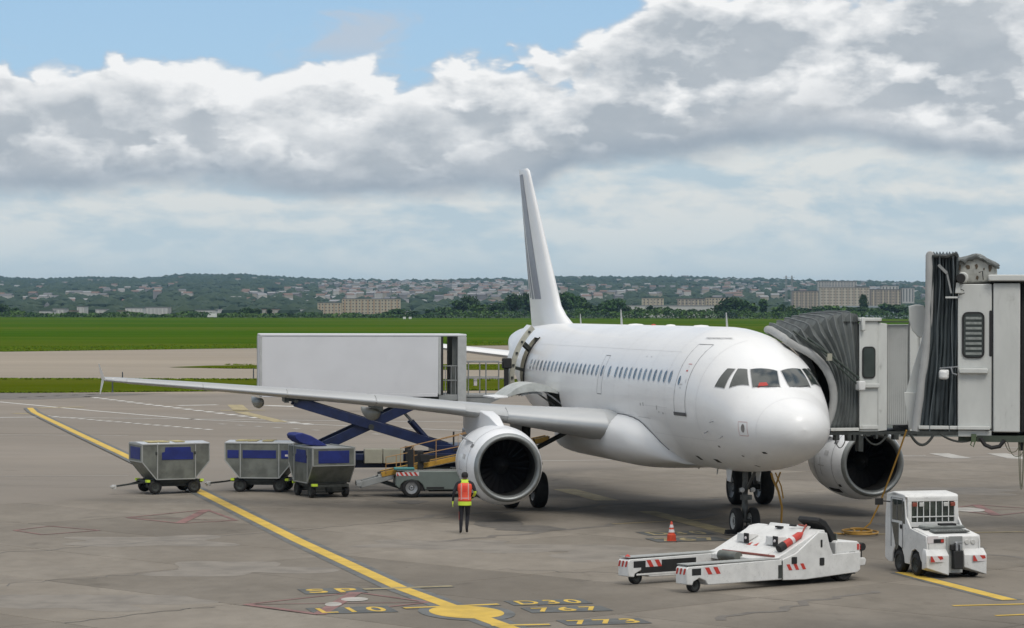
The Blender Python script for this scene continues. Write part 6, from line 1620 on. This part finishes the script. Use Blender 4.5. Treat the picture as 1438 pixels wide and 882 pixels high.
# hedge and scrub along the field edge: one uncountable band
random.seed(31); m = MB()
for k in range(21000):
    px = random.uniform(-150, 1600) if k < 15000 else random.choice((random.uniform(-650, -150), random.uniform(1600, 2100))); Y = random.uniform(1955, 1995)
    hmax = 2.2 + 3.4 * max(0, noise.noise(Vector((px * .02, 0, 3))) + .25) + (4.0 if (610 < px < 760 or 780 < px < 1500) else 0) * (.4 + .6 * max(0, noise.noise(Vector((px * .045, 7, 3))) + .4))
    z = random.random() ** .8 * hmax; p = Vector((hx(px, Y), Y, z)); s_ = random.uniform(.6, 1.4)
    q = Matrix.Rotation(random.uniform(0, 6.28), 3, Vector((random.gauss(0, 1), random.gauss(0, 1), random.gauss(0, 1))).normalized())
    m.cur = 0 if noise.noise(Vector((px * .03, Y * .02, 9))) > -.05 else 1
    m.face([p + q @ Vector(v) * s_ for v in ((-.8, -.4, 0), (.7, -.5, .1), (.8, .4, 0), (-.5, .6, .15))])
scrub = m.build('hedge', [leaf2, leaf1], None, normals=False); tag(scrub, 'ragged green scrub growing along the far edge of the field', 'scrub', kind='stuff')
# woods on the hill: clumped crowns, uncountable
random.seed(41)
bm = bmesh.new(); bmesh.ops.create_icosphere(bm, subdivisions=1, radius=1); iv = [v.co.copy() for v in bm.verts]; iff = [tuple(v.index for v in f.verts) for f in bm.faces]; bm.free()
m = MB()
def town(px, yy):                                  # how built-up the photograph is there, 0..1
    d = .15
    if 450 < px < 760: d = .70 if yy > 404 else .5
    elif 760 <= px < 1000: d = .34 if yy > 410 else .10
    elif px >= 1000: d = .36
    elif px < 450: d = .30 if yy > 424 else (.26 if 370 < px < 440 and 408 < yy < 420 else .02)
    return d
nwood = 0
for k in range(21000):
    px = random.uniform(-80, 1560) if k < 15000 else random.choice((random.uniform(-650, -80), random.uniform(1560, 2100))); Y = 2500 + 8500 * random.random() ** .85
    z = hill(px, Y); yy = 436 - (z - 6.35) * F_PX / Y
    wn = noise.noise(Vector((px * .012, Y * .0010, 2))) * .6
    if random.random() < town(px, yy) - wn * .9: continue
    r_ = random.uniform(6, 12) * (.7 + Y / 9500); c_ = Vector((hx(px, Y), Y, z + r_ * .45)); o_ = len(m.v)
    for v in iv:
        q = 1 + .35 * noise.noise(v * 1.3 + Vector((k, 0, 0))); m.v.append(c_ + Vector((v.x * r_ * 1.15 * q, v.y * r_ * q, v.z * r_ * .75 * q)))
    for f_ in iff: m.f.append(tuple(o_ + i for i in f_)); m.mi.append(k % 2)
tag(m.build('wood', [M('far wood dark', (.014, .034, .016), .9), M('far wood mid', (.024, .046, .020), .9)], None, normals=False), 'mass of woodland crowns covering the distant hillside', 'wood', kind='stuff')

# houses on the hillside
walls = [M('render white', (.42, .40, .37), .7, rnd=.18), M('render cream', (.30, .27, .22), .7, rnd=.18), M('render grey', (.19, .185, .185), .7, rnd=.2)]
roofs = [M('roof tile red brown', (.155, .10, .080), .8, rnd=.3), M('roof grey', (.12, .12, .125), .7, rnd=.25), M('roof pale', (.22, .22, .22), .6, rnd=.2)]
win_m = M('far window', (.07, .08, .09), .3)
def house_mesh(W_, D_, H_, rh, wm_, rm_):
    m = MB(); m.cur = 0
    m.box(-W_ / 2, W_ / 2, -D_ / 2, D_ / 2, -4, H_)
    m.cur = 1
    m.prism([(-D_ / 2 - .4, H_ + .01), (D_ / 2 + .4, H_ + .01), (0, H_ + rh)], 'x', -W_ / 2 - .4, W_ / 2 + .4)
    m.box(W_ * .2, W_ * .2 + .9, -.4, .5, H_ + rh * .4, H_ + rh + 1.0)
    m.cur = 2
    for k in range(3):
        xx = -W_ / 2 + W_ * (k + .5) / 3; m.box(xx - .6, xx + .6, -D_ / 2 - .06, -D_ / 2 + .1, H_ - 2.3, H_ - .9); m.box(xx - .6, xx + .6, -D_ / 2 - .06, -D_ / 2 + .1, H_ - 5.0, H_ - 3.6)
    return m.build('hillside_house', [wm_, rm_, win_m], None)
HP = []
for i, (W_, D_, H_, rh) in enumerate(((10, 9, 6, 3), (12, 9, 6.5, 2.6), (8, 8, 7, 3.2), (14, 10, 8, 2.2), (9, 9, 5, 3.4), (17, 12, 10, .8))):
    for j in range(2): HP.append((house_mesh(W_, D_, H_, rh, walls[(i + j) % 3], roofs[(i + 2 * j) % 3]), (i + 2 * j) % 3, (i + j) % 3))
random.seed(51)
cand = []
while len(cand) < 5200:
    px = random.uniform(-40, 1460); Y = 2600 + 8400 * random.random() ** .62
    z = hill(px, Y); yy = 436 - (z - 6.35) * F_PX / Y
    if Y < 3600 and random.random() < .72: continue
    if random.random() > town(px, yy) * 1.25 + noise.noise(Vector((px * .012, Y * .0010, 2))) * .6: continue
    cand.append((Y, px, z))
cand.sort()
wn_ = ['white', 'cream', 'grey']; rn_ = ['brown red', 'dark grey', 'pale grey']
first = {}
def zone(px): return 'left of the catering box' if px < 365 else 'above the catering box' if px < 655 else 'left of the tail fin' if px < 745 else 'right of the tail fin' if px < 880 else 'above the fuselage roof' if px < 1080 else 'above the pleated canopy' if px < 1210 else 'near the right bridge'
for n_, (Y, px, z) in enumerate(cand[:290]):
    pr, rk, wk_ = HP[n_ % len(HP)]
    o = pr if n_ < len(HP) else clone(pr, None)
    o.location = (hx(px, Y), Y, z); o.rotation_euler = (0, 0, random.uniform(-.5, .5) + random.choice((0, pi / 2))); s_ = random.uniform(.5, .8); o.scale = (s_, s_, s_)
    tag(o, f'{wn_[wk_]} house with {rn_[rk]} roof on the far slope {zone(px)}', 'house', 'houses on the distant hillside')
extra = []
for k in range(1500):
    px = random.choice((random.uniform(-600, -40), random.uniform(1460, 2060))); Y = 3600 + 7200 * random.random() ** .7; extra.append((Y, px, hill(px, Y)))
m = MB()
for n_, (Y, px, z) in enumerate(cand[290:] + extra):
    W_, D_, H_ = random.choice(((10, 9, 6), (13, 10, 7), (9, 9, 7), (16, 12, 9), (14, 12, 16))); a_ = random.uniform(-.4, .4)
    m.T = Matrix.Translation((hx(px, Y), Y, z)) @ Matrix.Rotation(a_, 4, 'Z')
    m.cur = random.randrange(3); m.box(-W_ / 2, W_ / 2, -D_ / 2, D_ / 2, -4, H_)
    m.cur = 3 + random.randrange(3); m.prism([(-D_ / 2 - .4, H_), (D_ / 2 + .4, H_), (0, H_ + 2.6)], 'x', -W_ / 2 - .4, W_ / 2 + .4)
m.T = None
tag(m.build('far_suburb', walls + roofs, None), 'crowded mass of tiny houses farthest up the hillside', 'houses', kind='stuff')

# apartment blocks, sheds and towers
def block(name, label, cat, px0, px1, y0, yb, Y, wall, strips=0, smat=None, depth=14, floors=0, roof='flat', rmat=None, rz=0.0):
    if Y > 3400: Y *= 1.8
    a, b = at(px0, y0, Y), at(px1, y0, Y); zb = at(px0, yb, Y).z - 12; W_ = b.x - a.x; H_ = a.z - zb
    t = thing(name, label, cat, ((a.x + b.x) / 2, Y, zb), rz)
    MB().box(-W_ / 2, W_ / 2, 0, depth, 0, H_ - .6).build('wall', wall, t)
    MB().box(-W_ / 2 - .3, W_ / 2 + .3, -.3, depth + .3, H_ - .6, H_).build('roof', rmat or roofs[1], t)
    if strips:
        for k in range(strips):
            xc = -W_ / 2 + W_ * (k + .5) / strips; sw = W_ / strips * .30
            MB().box(xc - sw / 2, xc + sw / 2, -.05, .4, 2, H_ - 1.5).build('balcony_recess', smat or win_m, t)
    if floors:
        m = MB(); nc = max(3, int(W_ / 3.2))
        for f_ in range(floors):
            z_ = H_ - 2.8 - f_ * 3.0
            for k in range(nc):
                xc = -W_ / 2 + W_ * (k + .5) / nc; m.box(xc - .55, xc + .55, -.12, .1, z_, z_ + 1.3)
        w_ = m.build('windows', win_m, t); w_['kind'] = 'stuff'
    return t
creamw = M('apartment cream', (.44, .385, .28), .7, rnd=.06, var=.08, scale=.05); pinkw = M('apartment ochre strip', (.36, .26, .17), .7)
greyw = M('apartment grey', (.40, .39, .37), .7, rnd=.1); brownw = M('apartment brown', (.27, .235, .20), .7); palew = M('apartment pale', (.50, .49, .46), .7, rnd=.1)
block('apartment_block', 'lower left wing of the cream apartment block beyond the field', 'apartment block', 446, 479, 424.5, 441, 2600, creamw, 5, pinkw, floors=4)
block('apartment_block', 'long cream apartment block with ochre recesses beyond the field, above the catering box', 'apartment block', 480, 562, 419, 440, 2610, creamw, 10, pinkw, floors=5)
block('apartment_block', 'brown apartment block with pale stair strips, leftmost of the large blocks at right', 'apartment block', 1113, 1151, 408, 426, 2900, brownw, 6, creamw, floors=6)
block('apartment_block', 'largest cream apartment block above the pleated canopy', 'apartment block', 1152, 1221, 403, 429, 2800, M('apartment beige', (.46, .41, .33), .7), 8, M('apartment beige dark', (.34, .29, .23), .7), floors=8)
block('apartment_block', 'grey slab building rising behind the largest cream block', 'apartment block', 1149, 1203, 394.5, 405, 3150, greyw, 12, M('slab grey', (.28, .28, .28), .7), floors=3)
block('apartment_block', 'low grey building stepping down right of the tall grey slab', 'apartment block', 1203, 1217, 402, 407, 3120, greyw, 3, None)
block('apartment_block', 'brown and cream striped apartment block right of the largest cream block', 'apartment block', 1223, 1265, 406, 424, 2850, brownw, 6, creamw, floors=6)
block('apartment_block', 'pale block behind the striped apartment block, above its left half', 'apartment block', 1238, 1262, 401, 408, 3200, palew, 5, None)
block('apartment_block', 'small grey block on the skyline beside the nearer bridge', 'apartment block', 1267, 1284, 404, 412, 3200, greyw, 4, None)
block('tower_block', 'grey tower block on the skyline, left one of a pair above the fuselage', 'tower block', 893, 905, 389.5, 400, 5900, greyw, 3, None, depth=20, floors=5)
block('tower_block', 'narrow tower block on the skyline, right one of a pair above the fuselage', 'tower block', 908, 916, 388.5, 400, 5900, palew, 2, None, depth=16, floors=5)
block('tower_block', 'tallest stepped tower block on the skyline left of the nose aerial', 'tower block', 957, 967, 387, 402, 5600, greyw, 3, None, depth=20, floors=7)
block('tower_block', 'lower right half of the stepped skyline tower block', 'tower block', 967.5, 975, 391, 402, 5610, greyw, 2, None, depth=20, floors=5)
block('tower_block', 'white tower on the hillside above the fuselage roof', 'tower block', 869, 879, 397, 414, 4200, palew, 2, None, depth=12, floors=8)
block('apartment_block', 'long low grey building on the skyline between the tower pair and the stepped tower', 'apartment block', 930, 946, 394, 400, 5800, greyw, 4, None)
block('tower_block', 'pale square tower left of the nose aerial on the slope', 'tower block', 1007, 1017, 399, 411, 4300, palew, 3, None, floors=5)
block('tower_block', 'white square tower behind the nose aerial', 'tower block', 1034, 1045, 398, 408, 4400, palew, 3, None, floors=4)
block('apartment_block', 'cream stepped building low on the slope above the fuselage roof', 'apartment block', 902, 932, 418, 430, 2750, creamw, 5, brownw, floors=3)
block('apartment_block', 'row of brown and cream buildings low on the slope left of the nose aerial', 'apartment block', 952, 990, 419, 430, 2750, brownw, 6, creamw, floors=3)
block('apartment_block', 'cream building ending the row low on the slope, under the square tower', 'apartment block', 991, 1030, 417.5, 429, 2760, creamw, 6, brownw, floors=3)
block('long_shed', 'long pale shed with flat roof behind the trees above the fuselage', 'shed', 876, 1012, 428.6, 433, 2300, palew, 0, None, rmat=roofs[2])
block('long_shed', 'long grey roofed shed behind the trees above the pleated canopy', 'shed', 1164, 1290, 429.5, 437, 2200, M('shed blue grey', (.25, .29, .32), .6), 0, None, rmat=M('shed roof', (.40, .44, .47), .5), depth=30)
block('tower_block', 'dark tower on the skyline at the left edge of the picture', 'tower block', -4, 4, 387.5, 400, 6000, greyw, 2, None, floors=5)
block('apartment_block', 'pale low block on the skyline just right of the dark left edge tower', 'apartment block', 5, 12, 394, 401, 6000, palew, 2, None)
block('apartment_block', 'grey flat block on the skyline near the left edge', 'apartment block', 17, 31, 394, 401, 6000, greyw, 3, None)
block('apartment_block', 'wide pale block on the wooded skyline left of the wing tip', 'apartment block', 104, 123, 393, 402, 5900, palew, 4, None, floors=3)
block('apartment_block', 'low pale building left of the wide skyline block', 'apartment block', 95, 103, 397, 402, 5950, palew, 2, None)
block('tower_block', 'pair of rounded pale towers on the skyline left of the tail, left one', 'tower block', 676, 683, 393, 401, 6000, palew, 2, None); block('tower_block', 'pair of rounded pale towers on the skyline left of the tail, right one', 'tower block', 686, 694, 393, 401, 6000, palew, 2, None)
random.seed(61)
shed_txt = []
for k, (px0, px1, y0, yb) in enumerate(((55, 72, 436, 441), (74, 90, 433, 441), (92, 104, 436, 442), (108, 118, 430, 438), (134, 148, 434, 442), (150, 172, 436, 443), (176, 200, 432, 440), (204, 236, 431, 437), (206, 254, 438, 445), (262, 302, 435, 441), (304, 334, 434, 441), (368, 396, 434, 442), (398, 436, 434, 442), (182, 196, 423, 427), (256, 266, 424, 427), (362, 392, 412, 422), (318, 330, 411, 415), (396, 412, 417, 423), (243, 252, 402, 406), (284, 292, 403, 408))):
    Y = 2350 + 40 * k if yb > 430 else 3900
    lb = ['white', 'pale grey', 'cream'][k % 3] + ' ' + ['flat roofed shed', 'warehouse', 'long low hall'][(k // 3) % 3] + ' below the hill, ' + ('left of' if px1 < 365 else 'above') + f' the catering box'
    sz = 'short ' if px1 - px0 < 17 else 'wide ' if px1 - px0 > 30 else ''
    block('warehouse', sz + lb + (', near row' if yb > 436 else ', higher up'), 'warehouse', px0, px1, y0, yb, Y, [palew, greyw, walls[1]][k % 3], (px1 - px0) // 5, [greyw, palew, greyw][k % 3], depth=25, rmat=roofs[(k + 1) % 3])
# masts
for k, (px, lb) in enumerate(((1104, 'left one of the two tall lattice masts on the skyline'), (1112, 'right one of the two tall lattice masts on the skyline'))):
    Y = 3400; a, b = at(px, 387, Y), at(px, 424, Y); H_ = a.z - b.z
    t = thing('lattice_mast', lb, 'mast', (a.x, Y, b.z)); m = MB()
    for sx_, sy_ in ((-1, -1), (1, -1), (1, 1), (-1, 1)): m.bar((sx_ * 1.3, sy_ * 1.3, 0), (sx_ * .6, sy_ * .6, H_), .5)
    for q in range(9):
        z_ = H_ * q / 9; w_ = 1.3 - .7 * q / 9
        m.bar((-w_, -w_, z_), (w_, -w_, z_ + H_ / 9), .25); m.bar((w_, -w_, z_), (-w_, -w_, z_ + H_ / 9), .25)
    m.build('lattice', framegrey, t); MB().bar((-3.5, 0, H_ * .93), (3.5, 0, H_ * .93), .3).bar((-2.5, 0, H_ * .80), (2.5, 0, H_ * .80), .3).build('cross_arm', framegrey, t)
for px, y0, lb in ((943, 385, 'thin mast on the skyline left of the stepped tower'), (617, 394, 'thin dark pole on the skyline left of the fin'), (1271, 398, 'thin crane like mast near the right bridge')):
    a, b = at(px, y0, 9800), at(px, 402, 9800); tag(MB().bar((0, 0, 0), (0, 0, a.z - b.z), 1.8).bar((-4, 0, (a.z - b.z) * .9), (4, 0, (a.z - b.z) * .9), .6).build('mast', framegrey, None, loc=b), lb, 'mast')
# parked white van far off
p = G(298, 446.6); v = thing('van', 'tiny white van parked at the far edge of the field', 'van', (p.x, p.y, 0))
MB().prism([(-3.3, .6), (-3.3, 1.6), (-2.2, 2.9), (-1.6, 3.3), (3.2, 3.3), (3.3, .6)], 'y', -1.2, 1.2).build('body', gse_white, v, bevel=.1)
MB().prism([(-2.3, 2.0), (-1.9, 2.8), (-.9, 2.8), (-.9, 2.0)], 'y', -1.23, -1.2).build('window', glass, v)
for xx in (-2.1, 2.0): wheel(v, (xx, -1.0, .45), .45, .3)
for px, lb in ((568, 'left white marker board in the grass above the catering box'), (576, 'right white marker board in the grass above the catering box')):
    p = G(px, 448.5); tag(MB().box(-.9, .9, -.1, .1, .3, 1.6).box(-.6, -.5, -.05, .05, 0, .3).box(.5, .6, -.05, .05, 0, .3).build('marker_board', gse_white, None, loc=(p.x, p.y, 0)), lb, 'marker board')

# ================================================================ HAZE
hm = bpy.data.materials.new('haze'); hm.use_nodes = True; t = hm.node_tree; t.nodes.clear()
ho = t.nodes.new("ShaderNodeOutputMaterial"); pv = t.nodes.new("ShaderNodeVolumePrincipled")
pv.inputs['Density'].default_value = 4.2e-5; pv.inputs['Color'].default_value = (.34, .55, .76, 1); pv.inputs['Anisotropy'].default_value = 0.0
t.links.new(pv.outputs[0], ho.inputs['Volume'])
h_ = MB().box(-9100, 9100, -450, 15100, -14, 190).build('haze', hm, None); h_['kind'] = 'stuff'; h_['label'] = 'thin pale haze over the whole airfield'
h_.display_type = 'WIRE'
print('objects', len(bpy.data.objects), 'tris', sum(len(o.data.polygons) for o in S.objects if o.type == 'MESH'))
